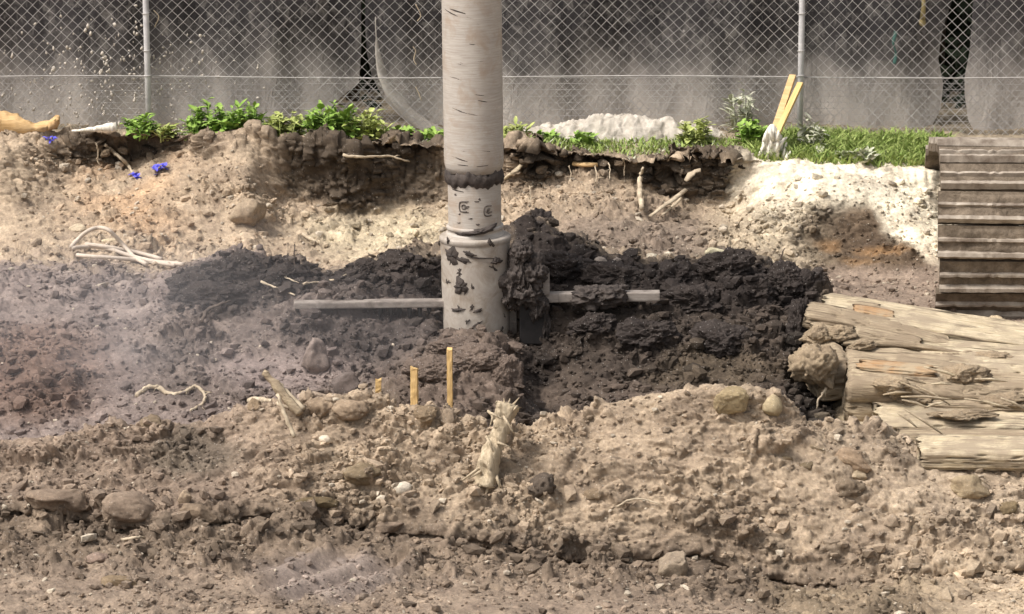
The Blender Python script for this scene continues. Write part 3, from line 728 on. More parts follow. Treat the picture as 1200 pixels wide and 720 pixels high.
# short grass strip: one ground cover
rs = np.random.default_rng(77); n = 12000
gp = np.where(rs.random(n) < .8, rs.uniform(880, 1115, n), rs.uniform(590, 900, n))
V = []; F = []
YY = rs.uniform(2.84, 3.5, n)
for k in range(n):
    pxk = gp[k]
    if pxk < 880: y0, y1 = 168, 184
    else: y0, y1 = 158, 192
    Y = YY[k] if pxk > 880 else rs.uniform(2.98, 3.3)
    pyk = y1-(Y-2.84)/(0.66)*(y1-y0) if pxk > 880 else y1-(Y-2.98)/.32*(y1-y0)
    dens = 0.5+0.5*math.sin(pxk*.031+1.3)*math.sin(pxk*.113)
    if rs.random() > (.35+dens*.5 if pxk < 880 else .25+1.1*(.5+.5*math.sin(pxk*.05+Y*9)*math.sin(pxk*.16-Y*17))): continue
    b = np.array(P(pxk, pyk+4, Y)[:]); b[1] = max(b[1], lipY(b[0])+.01+.3*rs.random()**2); b[2] = groundz(b[0], b[1]); hgt = rs.uniform(.03, .085)*(1.0 if pxk > 880 else .7)
    an = rs.uniform(0, 6.28); s = np.array([math.cos(an), math.sin(an), 0])*rs.uniform(.003, .008)
    le = np.array([rs.normal(0, .5), rs.normal(0, .5), 1])*hgt
    q = len(V); V += [b-s, b+s, b+le*.6+s*.8, b+le*.6-s*.8, b+le*1.05+np.array([le[0], le[1], -hgt*.25])*.4]
    F += [(q, q+1, q+2), (q, q+2, q+3), (q+3, q+2, q+4)]
o = obj('grass', npmesh('grass', np.array(V), np.array(F)), M['grass']); tag(o, 'short bright green grass strip along the bank top', 'grass', kind='stuff')
# dead blades and litter in the grass
rs = np.random.default_rng(78); V = []; F = []
for k in range(2600):
    pxk = rs.uniform(150, 1115); Y = rs.uniform(2.9, 3.5); b = np.array(P(pxk, 175, Y)[:]); b[1] = max(b[1], lipY(b[0])+rs.uniform(.0, .3)); b[2] = groundz(b[0], b[1])+rs.uniform(0, .012)
    an = rs.uniform(0, 6.28); d = np.array([math.cos(an), math.sin(an), rs.uniform(-.1, .9)])*rs.uniform(.015, .05); s_ = np.array([-math.sin(an), math.cos(an), .2])*rs.uniform(.003, .009)
    q = len(V); V += [b-s_, b+s_, b+d+s_*.4]; F.append((q, q+1, q+2))
o = obj('dry_grass', npmesh('dry_grass', np.array(V), np.array(F)), M['weedpale']); tag(o, 'pale dead blades and litter along the bank top', 'dry grass', kind='stuff')
# pale silt heap at the foot of the fence
NXh, NYh = 170, 40; V = []
base = P(735, 165, 3.45)
for j in range(NYh+1):
    for i in range(NXh+1):
        t = i/NXh; px = 592+t*285; s = j/NYh
        hp = np.interp(px, [592, 620, 660, 715, 740, 790, 830, 877], [12, 24, 22, 36, 38, 32, 20, 6])
        q = P(px, 166, 3.42); V.append((q.x, 3.33+s*.36, q.z-.05+hp/178*math.sin(math.pi*min(1, s*1.0+.02))**.7))
V = np.array(V); nn = fbm(V[:, 0], V[:, 1], V[:, 2], 6, 6, 15, .7)
V[:, 2] += nn*.10*np.clip((V[:, 2]-V[:, 2].min())/.1, 0, 1); V[:, 1] += fbm(V[:, 0], V[:, 1], V[:, 2], 14, 4, 25)*.03
ii = np.arange(len(V)).reshape(NYh+1, NXh+1)
F = np.stack([ii[:-1, :-1], ii[:-1, 1:], ii[1:, 1:], ii[1:, :-1]], -1).reshape(-1, 4)
o = obj('silt_heap', npmesh('silt_heap', V-np.array(base), F), M['silt'], None, base); tag(o, 'low heap of whitish silt against the foot of the fence', 'silt heap')

# ------------------------------------------------------------------ drill pipe with mixing paddles
DX = P(558.5, 340, 0).x
zz_ = lambda py: P(558, py, 0).z
drill = empty('drill_string', (DX, 0, zz_(400)), 'thick grey steel drill pipe with muddy collar and side paddles standing in the pit', 'drill',
              rot=(0, math.radians(-0.75), 0))
def zl(py): return zz_(py)-zz_(400)
def lathe(name, prof, mat_, parent, n=64, noise_amp=0.0, seed=0):
    mb = MB(); V = []; F = []
    for z, r in prof:
        for k in range(n):
            an = 2*math.pi*k/n; V.append((r*math.cos(an), r*math.sin(an), z))
    for i in range(len(prof)-1):
        for k in range(n): F.append((i*n+k, i*n+(k+1) % n, (i+1)*n+(k+1) % n, (i+1)*n+k))
    V = np.array(V)
    if noise_amp:
        nn = fbm(V[:, 0], V[:, 1], V[:, 2], 11, 4, seed); rr = np.sqrt(V[:, 0]**2+V[:, 1]**2)+1e-9
        V[:, 0] *= 1+noise_amp*nn/rr; V[:, 1] *= 1+noise_amp*nn/rr
    mb.add(V, F); return mb.build(name, mat_, parent)
rp, rn, rc = 0.1735, 0.155, 0.2105
pipe_z = np.concatenate([np.linspace(3.0, zl(-40), 8), np.linspace(zl(-30), zl(190), 40)])
lathe('drill_pipe', [(z, rp) for z in pipe_z]+[(zl(193), rp-.004), (zl(200), rn+.006), (zl(201), rn-.02)], M['pipe'], drill, 72, .0015, 3)
lathe('neck', [(z, rn) for z in np.linspace(zl(203), zl(262), 16)]+[(zl(275), rn)], M['pipe'], drill, 64, .0012, 4)
# clinging mud ring between pipe and neck
mb = MB(); V = []; F = []; n = 120; pr = [(198, .0), (201, .014), (206, .017), (211, .013), (215, 0)]
for j, (py, dr) in enumerate(pr):
    for k in range(n):
        an = 2*math.pi*k/n; wob = 2.2*math.sin(an*5+1)+1.6*math.sin(an*13+2)+1.2*math.sin(an*29)
        r = rn+.002+dr+(.003*math.sin(an*17+j)); V.append((r*math.cos(an), r*math.sin(an), zl(py+wob*(1 if j in (0, 1) else .7 if j > 2 else .3))))
for j in range(len(pr)-1):
    for k in range(n): F.append((j*n+k, j*n+(k+1) % n, (j+1)*n+(k+1) % n, (j+1)*n+k))
mb.add(V, F); mb.build('mud_ring', M['mud'], drill)
lathe('flange', [(zl(263), rn-.01), (zl(263), rn+.010), (zl(264.5), rn+.013), (zl(267), rn+.013), (zl(267.6), rn+.006), (zl(271), rn+.006), (zl(271.4), rn+.016), (zl(276), rn+.016)], M['pipe'], drill, 64)
lathe('collar', [(zl(274.6), rn-.01), (zl(274.6), rc-.012), (zl(275.5), rc-.003), (zl(277), rc), (zl(281), rc), (zl(282), rc-.006)]
      + [(z, rc-.006-(.012*t)) for t, z in zip(np.linspace(0, 1, 20), np.linspace(zl(283), zl(420), 20))], M['collar'], drill, 80, .003, 9)
def cyl(u, v, r):                      # u metres along the surface from the front, v height
    an = -math.pi/2+u/r; return np.array([r*math.cos(an), r*math.sin(an), v])
def cyl_patch(name, px, py, wpx, hpx, tilt, r, thick, seed, mat_='mud', cx=557.5, edge=.35):
    u0 = math.asin(max(-.97, min(.97, (px-cx)/200.0/r)))*r; v0 = zl(py)
    mb = MB(); rs = np.random.default_rng(seed); NA, NB = 30, 5; V = []; F = []
    ph = rs.uniform(0, 6.28, 5)
    for b in range(NB+1):
        t = b/NB
        for a in range(NA):
            an = 2*math.pi*a/NA
            rad = t*(1+edge*(.5*math.sin(2*an+ph[0])+.5*math.sin(3*an+ph[1])+.4*math.sin(5*an+ph[2])+.35*math.sin(9*an+ph[3])))
            du, dv = rad*math.cos(an)*wpx/400, rad*math.sin(an)*hpx/400
            c, s = math.cos(tilt), math.sin(tilt)
            V.append(cyl(u0+du*c-dv*s, v0+du*s+dv*c, r+thick*(1-t**2.5)*(1+.25*math.sin(an*4+t*5+ph[4]))-.001))
    for b in range(NB):
        for a in range(NA): F.append((b*NA+a, b*NA+(a+1) % NA, (b+1)*NA+(a+1) % NA, (b+1)*NA+a))
    mb.add(V, F); return mb.build(name, M[mat_], drill)
for i, (px, py, w, h, t, r, th) in enumerate([(530,293,24,17,-.3,rc-.006,.012),(542,297,22,6,-.3,rc-.006,.006),(540,328,20,17,.1,rc-.008,.013),(551,290,16,5,-.25,rc-.006,.008),
        (566,295,30,2.2,-.1,rc-.006,.006),(583,300,16,8,.15,rc-.006,.014),(536,356,20,4,.1,rc-.01,.008),(560,356,12,3.5,.25,rc-.01,.008),(558,372,13,3,.6,rc-.012,.006),(541,381,14,3.5,.3,rc-.014,.006),
        (576,278,7,10,.8,rc,.006),(526,276,5,8,.2,rc,.008)]):
    cyl_patch('mud_patch', px, py, w, h, t, r, th, 40+i)
for i, (px, py, w, h, t) in enumerate([(531,11,26,1.7,-.3),(540,9,30,2.2,-.22),(541,125,36,2.0,-.28),(552,128,40,1.6,-.2),(539,181,34,2.2,-.25),(536,219,22,2,-.1),(559,231,9,2,-.05),(543,188,22,1.3,-.05),(567,189,26,1.3,.05)]):
    cyl_patch('scratch', px, py, w, h, t, rp if py < 195 else rn, .0018, 70+i, cx=556, edge=.15)
rs_ = np.random.default_rng(404)
for i in range(13):
    cyl_patch('mud_patch', rs_.uniform(524, 592), rs_.uniform(284, 392), rs_.uniform(2, 8), rs_.uniform(2, 9), rs_.uniform(-.6, .6), rc-.008, .0025, 500+i, edge=.9)
for i in range(9):
    cyl_patch('mud_patch', rs_.uniform(533, 582), rs_.uniform(214, 262), rs_.uniform(2, 7), rs_.uniform(1, 3), rs_.uniform(-.4, .4), rn, .004, 540+i, edge=.5)
for i in range(12):
    cyl_patch('scratch', rs_.uniform(528, 575), rs_.uniform(4, 190), rs_.uniform(6, 24), rs_.uniform(.7, 1.3), rs_.uniform(-.25, .05), rp, .0012, 560+i, cx=556, edge=.25)
cyl_patch('mud_lump', 566, 265, 40, 9, .15, rn+.006, .03, 91); cyl_patch('mud_lump', 545, 268.5, 36, 5, .0, rn+.006, .012, 92)
# cast C marks
def c_mark(px, py, R, seed, inner):
    u0 = math.asin((px-557.5)/200/rn)*rn; v0 = zl(py); mb = MB()
    def arc(r0, r1, a0, a1, n=20, sq=0.0):
        V = []; F = []
        for k in range(n+1):
            an = a0+(a1-a0)*k/n
            ca, sa_ = math.cos(an), math.sin(an)
            if sq:                       # squared-off C
                m = max(abs(ca), abs(sa_)); f = (1-sq)+sq/m; ca, sa_ = ca*f, sa_*f
            for rr, h in ((r0, -.001), (r0, .0035), (r1, .0035), (r1, -.001)): V.append(cyl(u0+rr*ca, v0+rr*sa_, rn+h))
        for k in range(n):
            for q in range(3): F.append((k*4+q, k*4+q+1, k*4+5+q, k*4+4+q))
        mb.add(V, F)
    arc(R*.78, R, math.radians(52), math.radians(308), 26, .45)
    arc(R*.26, R*.50, math.radians(40), math.radians(320), 18)
    if inner == 'bar': 
        V, F = [], []
        for du0, du1, dv in ((0, R*1.0, R*.1), (R*.1, R*.8, -R*.22)):
            q = len(V); V += [cyl(u0+a_, v0+dv+b_, rn+.003) for a_, b_ in ((du0, -R*.07), (du1, -R*.07), (du1, R*.07), (du0, R*.07))]; F.append((q, q+1, q+2, q+3))
        mb.add(V, F)
        V = [cyl(u0+a_, v0+s*R*.95+b_, rn+.003) for s in (1, -1) for a_, b_ in ((0, -R*.08), (R*.95, -R*.08), (R*.95, R*.08), (0, R*.08))]
        mb.add(V, [(0, 1, 2, 3), (4, 5, 6, 7)])
    else:
        V = [cyl(u0+a_, v0+b_, rn+.003) for a_, b_ in ((R*.1, -R*.4), (R*.75, -R*.4), (R*.75, -R*.15), (R*.1, -R*.15))]; mb.add(V, [(0, 1, 2, 3)])
    return mb.build('cast_letter', M['letter'], drill)
c_mark(545, 237, .034, 1, 'bar'); c_mark(574, 242.5, .034, 2, 'g')
# paddles
def local(px, py, Y): return P(px, py, Y)-Vector((DX, 0, zz_(400)))
def paddle(pxa, pxb, py0, py1, Y, depth):
    a, b = local(pxa, py0, Y), local(pxb, py1, Y)
    bx = bevel_box('paddle', (a.x, b.x, Y-depth/2, Y+depth/2, b.z, a.z), .008, M['blade'], drill, 2)
    return bx
pl = paddle(345, 526, 350.5, 358.5, -.02, .085); pr_ = paddle(640, 774, 344, 354.5, -.05, .085)
for px, h in ((446, 16), (458, 19), (468, 14), (480, 20), (492, 18), (503, 12)):
    a = local(px, 357, -.03); mb = MB()
    add_tube(mb, [a, a+Vector((.004, -.005, -h/400)), a+Vector((-.002, -.008, -h/200))], [.016, .014, .004], 6); t = mb.build('tooth', M['black'], drill); t.parent = pl
for px in (690, 712):
    a = local(px, 349, -.07); V, F = rock_geo(5, 300+px, .6, .8, 2.0, .8); mb = MB(); mb.add(V*np.array([.09, .075, .055])+np.array(a), F)
    t = mb.build('mud_cake', M['mud'], drill); t.parent = pr_
# right bracket: arm, hanging plate and the mud caked on it
a = local(592, 318, -.03); b = local(645, 345, -.03)
bevel_box('bracket', (a.x, b.x, -.1, .04, b.z, a.z), .01, M['blade'], drill)
a = local(609, 352, -.1); b = local(640, 404, -.1)
bevel_box('cutting_plate', (a.x, b.x, -.12, -.085, b.z, a.z), .008, M['black'], drill)
a = local(596, 404, -.02); b = local(606, 355, -.02)
bevel_box('stem', (a.x, b.x, -.02, .03, a.z, b.z), .006, M['blade'], drill)
for i, (px, py, rx, ry, rz) in enumerate([(604,330,.10,.11,.12),(624,322,.10,.1,.10),(618,345,.11,.1,.10),(632,360,.06,.07,.09),(598,350,.055,.08,.06),(640,385,.03,.05,.1),(612,300,.08,.08,.07)]):
    V, F = rock_geo(5, 320+i, .65, .8, 2.0, .8); mb = MB(); mb.add(V*np.array([rx*.8, ry, rz*1.05])*.85+np.array(local(px, py, -.09)), F)
    mb.build('mud_cake', M['mud'], drill)

# ------------------------------------------------------------------ excavator track, right edge
TYf, R = 0.55, None
z_top = P(1150, 167, 1.5).z; z_bot = P(1150, 392, .75).z
R = (z_top-z_bot)/2; zc = (z_top+z_bot)/2
track = empty('excavator_track', (P(1106, 260, .6).x+.36, .6+R, z_bot), 'muddy steel excavator crawler track facing the camera at the right edge', 'excavator track', rot=(math.radians(-10), 0, math.radians(-3.5)))
LT = 1.25; sw = .35
path = []
def tr_pt(s):
    per = 2*LT+2*math.pi*R; s %= per
    if s < math.pi*R:                      # front curve from the top, forwards and down
        an = math.pi/2+s/R; return (R*math.cos(an), R+R*math.sin(an), an)
    s -= math.pi*R
    if s < LT: return (s, 0.0, math.pi*1.5)
    s -= LT
    if s < math.pi*R:
        an = -math.pi/2+s/R; return (LT+R*math.cos(an), R+R*math.sin(an), an)
    s -= math.pi*R; return (LT-s, 2*R, math.pi/2)
per = 2*LT+2*math.pi*R; NS = int(per/.195); sp_ = per/NS
mb = MB(); th = .040; hw = sp_*.49
mb.add(*box_geo(-sw, sw, -hw, hw, -.01, th))
shoe_me = mb.mesh('track_shoe', False)
rs = random.Random(4)
ribm = []
for k, (yy, hh, ww) in enumerate(((-hw+.02, .04, .016), (hw*.12, .026, .011))):
    mb = MB(); NXr = 26; V = []; F = []
    for i in range(NXr+1):
        x = -sw+2*sw*i/NXr; w1, h1 = ww*rs.uniform(.9, 1.1), hh*(rs.uniform(.86, 1.0) if rs.random() < .85 else .55)
        V += [(x, yy-w1*1.5, th-.002), (x, yy-w1*.7, th+h1), (x, yy+w1*.7, th+h1*.96), (x, yy+w1*1.5, th-.002)]
    for i in range(NXr):
        for q in range(3): F.append((i*4+q, i*4+4+q, i*4+5+q, i*4+1+q))
    F += [(0, 1, 2, 3), (NXr*4+3, NXr*4+2, NXr*4+1, NXr*4)]
    mb.add(V, F); ribm.append(mb.mesh('grouser', False))
for k in range(NS):
    y, z, an = tr_pt(k*sp_+.05)
    o = obj('track_shoe', shoe_me, M['track'], track); o.location = (rs.uniform(-.009, .009), y, z)
    o.rotation_euler = (an-math.pi/2+rs.uniform(-.015, .015), rs.uniform(-.008, .008), rs.uniform(-.012, .012))
    for g in ribm: obj('grouser', g, M['rib'], o)
# caked mud on some plates
for k in range(16):
    seed = k+1; y, z, an = tr_pt((k-4)*sp_+.05); NXm, NYm = 60, 14; V = []; 
    for j in range(NYm+1):
        for i in range(NXm+1):
            V.append((-sw+.02+(2*sw-.04)*i/NXm, -hw*.85+2*hw*.85*j/NYm, 0))
    V = np.array(V); ed = np.minimum(1, np.minimum((V[:, 0]+sw*(.8+.19*vnoise(V[:, 1]*40+k*3, V[:, 0]*0, V[:, 0]*0, 8)))/.07, np.minimum((sw-V[:, 0])/.05, np.minimum((V[:, 1]+hw*.9)/.03, (hw*.9-V[:, 1])/.03))))
    V[:, 2] = th+(.022*fbm(V[:, 0]+k, V[:, 1]*1.6, V[:, 2], 9, 5, seed, .65)+(.016 if k in (7, 8) else .004))*ed-.004
    ii = np.arange(len(V)).reshape(NYm+1, NXm+1); F = np.stack([ii[:-1, :-1], ii[:-1, 1:], ii[1:, 1:], ii[1:, :-1]], -1).reshape(-1, 4)
    o = obj('caked_mud', npmesh('caked_mud', V, F), M['track'], track); o.location = (0, y, z); o.rotation_euler = (an-math.pi/2, 0, 0)
for yy in (0, LT):
    mb = MB(); V, F, T = tube_geo([(-.06, yy, R), (.06, yy, R)], R*.82, 28); b0 = mb.n
    mb.V.append(np.array(V)); mb.F4.append(np.array(F)); mb.F3.append(np.array(T)); mb.n += len(V)
    mb.build('idler_wheel' if yy == 0 else 'drive_sprocket', M['black'], track)
bevel_box('track_frame', (-.16, .16, .1, LT-.1, R-.18, R+.12), .03, M['black'], track)
for k in range(5):
    mb = MB(); add_tube(mb, [(-.12, .2+k*.34, .11), (.12, .2+k*.34, .11)], .09, 16); mb.build('track_roller', M['black'], track)
for sx in (-.1, .1):
    mb = MB(); V = []
    for k in range(NS*2):
        y, z, an = tr_pt(k*sp_/2); V.append((sx, y-.05*math.cos(an), z-.05*math.sin(an)))
    add_tube(mb, [tuple(v) for v in V]+[tuple(V[0])], .035, 6); mb.build('track_chain', M['black'], track)

# ------------------------------------------------------------------ timber pile, right
def log(name, label, a, b, ry, rz, mat_, seed, sq=2.0, taper=.9, group='old timbers piled at the right', jag=.02, cat='log', knots=.10, nseg=70, nring=72, bend=0.0, roll=9):
    """a, b world ends; ry depth half size, rz vertical half size; sq superellipse power"""
    a, b = Vector(a), Vector(b); ax = b-a; L = ax.length; rs = np.random.default_rng(seed)
    V = []; F = []
    o = rs.uniform(-9, 9, 3)
    for i in range(nseg+1):
        t = i/nseg; f = 1-(1-taper)*t
        for k in range(nring):
            an = 2*math.pi*k/nring; ca, sa_ = math.cos(an), math.sin(an)
            m = (abs(ca)**sq+abs(sa_)**sq)**(-1/sq)
            V.append((t*L, ca*m*ry*f, sa_*m*rz*f+bend*math.sin(t*math.pi)))
    V = np.array(V); ang = np.tile(np.arange(nring)*2*math.pi/nring, nseg+1)
    # fibres: noise stretched along the length
    fib = fbm(V[:, 0]*1.0+o[0], np.cos(ang)*3+o[1], np.sin(ang)*3+o[2], 2.2, 4, seed, .6)
    crk = np.abs(fbm(V[:, 0]*1.6+o[2], np.cos(ang)*5+o[0], np.sin(ang)*5+o[1], 1.3, 3, seed+4, .5))
    lum = fbm(V[:, 0]*3+o[1], np.cos(ang)+o[0], np.sin(ang)+o[2], 1.5, 3, seed+3)
    fine = fbm(V[:, 0]*4+o[1], np.cos(ang)*9+o[0], np.sin(ang)*9+o[2], 1.0, 3, seed+6)
    sc = 1+.07*fib+knots*lum*.9+.035*fine-.15*(1-sstep(0, .07, crk))
    te = V[:, 0]/L; sc = 1+(sc-1)*np.clip(np.minimum(te, 1-te)*12+.25, .25, 1)
    V[:, 1] *= sc; V[:, 2] *= sc
    rd = 1-.12*np.clip(1-te*L/.04, 0, 1)**2-.12*np.clip(1-(1-te)*L/.04, 0, 1)**2; V[:, 1] *= rd; V[:, 2] *= rd
    # splintered ends
    e = fbm(np.cos(ang)*4+o[0], np.sin(ang)*4+o[1], ang*0, 1.5, 3, seed+8)
    t = V[:, 0]/L; V[:, 0] += (e*jag)*(np.clip(1-t*8, 0, 1)-np.clip(1-(1-t)*8, 0, 1))
    ii = np.arange((nseg+1)*nring).reshape(nseg+1, nring)
    F = np.stack([ii[:-1], np.roll(ii, -1, 1)[:-1], np.roll(ii, -1, 1)[1:], ii[1:]], -1).reshape(-1, 4)
    n0 = len(V); V = np.concatenate([V, [[-.08*min(ry, rz), 0, 0], [L+.08*min(ry, rz)*taper, 0, 0]]])
    T = [(n0, (k+1) % nring, k) for k in range(nring)]+[(n0+1, nseg*nring+k, nseg*nring+(k+1) % nring) for k in range(nring)]
    mb = MB(); mb.V.append(V); mb.F4.append(F[:, ::-1]); mb.F3.append(np.array(T)); mb.n = len(V)
    o_ = mb.build(name, M[mat_]); o_.location = a
    o_.rotation_euler = ax.to_track_quat('X', 'Z').to_euler()
    o_.rotation_euler.rotate_axis('X', math.radians(roll))
    if label: tag(o_, label, cat, group)
    return o_
def h(pxs, Y): return pxs/pxm(Y)
log('plank', 'long pale split plank lying uppermost on the timber pile', P(966,360,.10), P(1260,408,-.02), .17, h(8,0), 'wood', 1, 8, 1.1, jag=.06, cat='plank', knots=.05)
t = log('orange_split', None, P(1000,364,.03), P(1046,371,.02), .07, h(6,0), 'orangewood', 2, 2.5)
bpy.context.view_layer.update(); pk = bpy.data.objects['plank']; t.parent = pk; t.matrix_parent_inverse = pk.matrix_world.inverted()
log('log', 'grey weathered log with a broken end just below the top plank', P(944,369,-.05), P(1110,402,-.14), .13, h(11,0), 'greywood', 3, 4, .8, bend=.01)
log('log', 'thin split rail showing between the top plank and the grey log', P(975,356,.14), P(1030,362,.12), .06, h(5,0), 'greywood', 4, 2.5)
log('log', 'short round stub lying under the grey weathered log', P(1000,394,-.25), P(1078,406,-.28), .10, h(11,-.3), 'greywood', 5, 2.2, .85)
log('branch', 'slender bare branch lying above the orange split log', P(988,402,-.36), P(1150,420,-.42), .02, h(4,-.3), 'greywood', 6, 2, .6, cat='branch', bend=.03)
lg = log('log', 'thick squared log with an orange split along its top', P(990,453,-.62), P(1260,472,-.7), .27, h(34,-.6), 'greywood', 7, 8, .72, jag=.03, knots=.09, roll=14)
t = log('orange_split', None, P(1008,430,-.70), P(1092,436,-.72), .09, h(8,-.7), 'orangewood', 8, 2.2, .8, jag=.12, knots=.25)
bpy.context.view_layer.update(); t.parent = lg; t.matrix_parent_inverse = lg.matrix_world.inverted()
log('log', 'blunt log end left of the dark slot in the timber pile', P(948,438,-.5), P(990,432,-.45), .2, h(24,-.5), 'greywood', 9, 4, 1.05, knots=.16, jag=.015)
log('log', 'pale smooth log running right from the orange split log', P(1078,427,-.45), P(1260,436,-.5), .18, h(13,-.5), 'wood', 10, 4.5, 1.0)
log('log', 'brown half buried log with a rounded knob at the right', P(1090,452,-.66), P(1260,458,-.7), .2, h(15,-.7), 'greywood', 11, 4, 1.0, knots=.16)
log('plank', 'bleached plank across the middle of the pile front', P(1026,492,-1.0), P(1260,500,-1.04), .2, h(13,-1), 'wood', 12, 5, 1.0, jag=.06, cat='plank')
log('plank', 'flat pale board half buried left of the bleached plank', P(962,512,-1.2), P(1100,514,-1.24), .16, h(9,-1.2), 'wood', 13, 4, 1.0, jag=.12, cat='plank')
log('beam', 'squared pale beam nearest the camera in the timber pile', P(1076,529,-1.6), P(1260,533,-1.62), .14, h(13,-1.5), 'wood', 14, 6, 1.0, jag=.04, cat='beam', knots=.03)
log('rail', 'thin split rail slanting across the front of the orange split log', P(1036,482,-.9), P(1150,466,-.86), .05, h(5,-.9), 'wood', 21, 4, .8, cat='rail', jag=.05)
log('rail', 'thin brown rail lying between the knobbed log and the bleached plank', P(1088,474,-.9), P(1260,479,-.95), .06, h(6,-.9), 'greywood', 22, 4, .9, cat='rail', jag=.05)
log('rail', 'short bark slab wedged under the left end of the grey log', P(950,385,-.2), P(1004,396,-.22), .07, h(7,-.2), 'greywood', 23, 4, .9, cat='rail', jag=.04)
log('rail', 'narrow yellowish rail under the overhang of the top plank', P(1075,402,-.2), P(1260,417,-.24), .06, h(5,-.2), 'wood', 24, 4, .9, cat='rail', jag=.04)
log('rail', 'narrow slat between the bleached plank and the squared beam', P(1050,512,-1.28), P(1260,514,-1.3), .08, h(6,-1.3), 'greywood', 25, 4, .95, cat='rail', jag=.05)
rs = np.random.default_rng(8)
ordn = ['leftmost', 'second from the left', 'third from the left', 'fourth from the left', 'fifth from the left', 'sixth from the left', 'seventh from the left', 'middle', 'seventh from the right',
        'sixth from the right', 'fifth from the right', 'fourth from the right', 'third from the right', 'second from the right', 'rightmost']
for k, px in enumerate(sorted(rs.uniform(1035, 1190, 15))):
    py = rs.uniform(440, 505); Y = -.45-(py-425)/75*.7
    q = P(px, py-6, Y-.2); ln = rs.uniform(.1, .35); an = rs.normal(-.25, .22); pale = rs.random() < .6
    mb = MB(); d = Vector((math.cos(an), rs.uniform(-.2, .2), math.sin(an)))
    add_tube(mb, [q-d*ln/2, q+Vector((0, 0, .008)), q+d*ln/2], [.004, .009, .003], 5)
    o = mb.build('splinter', M['wood' if pale else 'greywood']); tag(o, ('pale' if pale else 'brown')+' wood splinter on the timber pile, '+ordn[k], 'splinter', 'splinters on the timber pile')

# ------------------------------------------------------------------ things lying about
def stick(name, label, pts, rad, m, cat, group=None, n=7, dY=-.03, smooth=5, squash=1.0, Y=None):
    q = [(P(p[0], p[1], Y) if Y is not None else on(p[0], p[1], dY)) if len(p) < 3 else P(*p) for p in pts]
    q = catmull(q, smooth) if smooth else q; b = Vector(q[0])
    rr = rad if not hasattr(rad, '__len__') else list(np.interp(np.linspace(0, 1, len(q)), np.linspace(0, 1, len(rad)), rad))
    jr = random.Random(int(abs(b.x)*1e4)); L_ = len(q)
    if m in ('root', 'greywood', 'darkroot', 'wood', 'whitewood'):
        rr = [r*(1+jr.uniform(-.22, .22))*(1 if hasattr(rad, '__len__') else .55+.55*(1-k/L_)) for k, r in enumerate(rr if hasattr(rr, '__len__') else [rr]*L_)]
        q = [v+Vector((jr.uniform(-1, 1), jr.uniform(-1, 1), jr.uniform(-1, 1)))*.0035 for v in q]
    mb = MB(); add_tube(mb, [v-b for v in q], rr, n, squash)
    if name in ('root', 'branch') and L_ > 8:            # side rootlets
        for k in range(2, L_-2, 3):
            if jr.random() < .6:
                d = Vector((jr.uniform(-1, 1), jr.uniform(-.6, .1), jr.uniform(-.8, .6)))*jr.uniform(.02, .06)
                add_tube(mb, [q[k]-b, q[k]-b+d*.5+Vector((0, 0, .006)), q[k]-b+d], [.004, .003, .0012], 4)
    o = mb.build(name, M[m]); o.location = b
    return tag(o, label, cat, group)
def stake(px, pyt, pyb, w, label):
    Y = surfY(px, pyb)+.02; t, b = P(px, pyt, Y), P(px, pyb+10, Y); hw_ = w/2/pxm(Y)
    NZ = 14; H_ = (t-b).length; V = []; jr = random.Random(px)
    for k in range(NZ+1):
        for sx, sy in ((-1, -1), (0, -1.08), (1, -1), (1.06, 0), (1, 1), (0, 1.05), (-1, 1), (-1.05, 0)):
            V.append((sx*hw_*(1+jr.uniform(-.09, .09)), sy*hw_*(1+jr.uniform(-.09, .09)), H_*k/NZ+(jr.uniform(-.012, .006) if k == NZ else 0)))
    F = [(k*8+q, k*8+(q+1) % 8, k*8+8+(q+1) % 8, k*8+8+q) for k in range(NZ) for q in range(8)]
    V.append((0, 0, H_-.003)); T = [(NZ*8+q, NZ*8+(q+1) % 8, len(V)-1) for q in range(8)]
    o = obj('stake', npmesh('stake', np.array(V), [np.array(T), np.array(F)], False), M['muddystake']); o.location = b
    o.rotation_euler = (0, random.uniform(-.01, .01), random.uniform(-.2, .2)); return tag(o, label, 'stake', 'wooden stakes in the spoil heap')
stake(527.5, 408, 482, 6, 'tallest wooden stake standing in the foreground spoil')
stake(485.5, 430, 478, 8, 'middle height wooden stake left of the tallest stake')
stake(443.5, 444, 464, 6.5, 'shortest wooden stake poking out behind a clod')
# splintered stump in the mound
st = empty('splintered_stump', on(572, 560), 'pale splintered stump leaning up out of the foreground mound', 'stump')
base = st.location
def rel(px, py, dY=0): return on(px, py, dY)-base
Yst = base.y-.03
pts = [P(x, y, Yst+(560-y)*.0015)-base for x, y in ((570,572),(573,545),(580,520),(587,497),(594,474))]
V_, F_, T_ = tube_geo(catmull(pts, 8), list(np.interp(np.linspace(0, 1, 33), [0, .3, .6, .85, 1], [.062, .055, .05, .055, .062])), 22)
V = np.array(V_); nn = fbm(V[:, 0]*3, V[:, 1]*3, V[:, 2]*.8, 9, 5, 4, .65); c = V.mean(0)
V[:-2] += (np.random.default_rng(1).normal(size=(len(V)-2, 3))*.003); V[:, 0] += nn*.05; V[:, 1] += nn*.05
mb = MB(); mb.V.append(V); mb.F4.append(np.array(F_)); mb.F3.append(np.array(T_)); mb.n = len(V); mb.build('trunk', M['stumpwood'], st)
mb = MB(); rs = np.random.default_rng(14)
for k in range(26):
    a = P(594+rs.normal(0, 6), 480+rs.uniform(-3, 12), Yst+.12+rs.uniform(-.04, .03))-base
    add_tube(mb, [a, a+Vector((rs.normal(.01, .02), rs.normal(0, .02), rs.uniform(.02, .07)))], [.011, .002], 4)
o = mb.build('frayed_top', M['stumpwood'], st); o['kind'] = 'stuff'
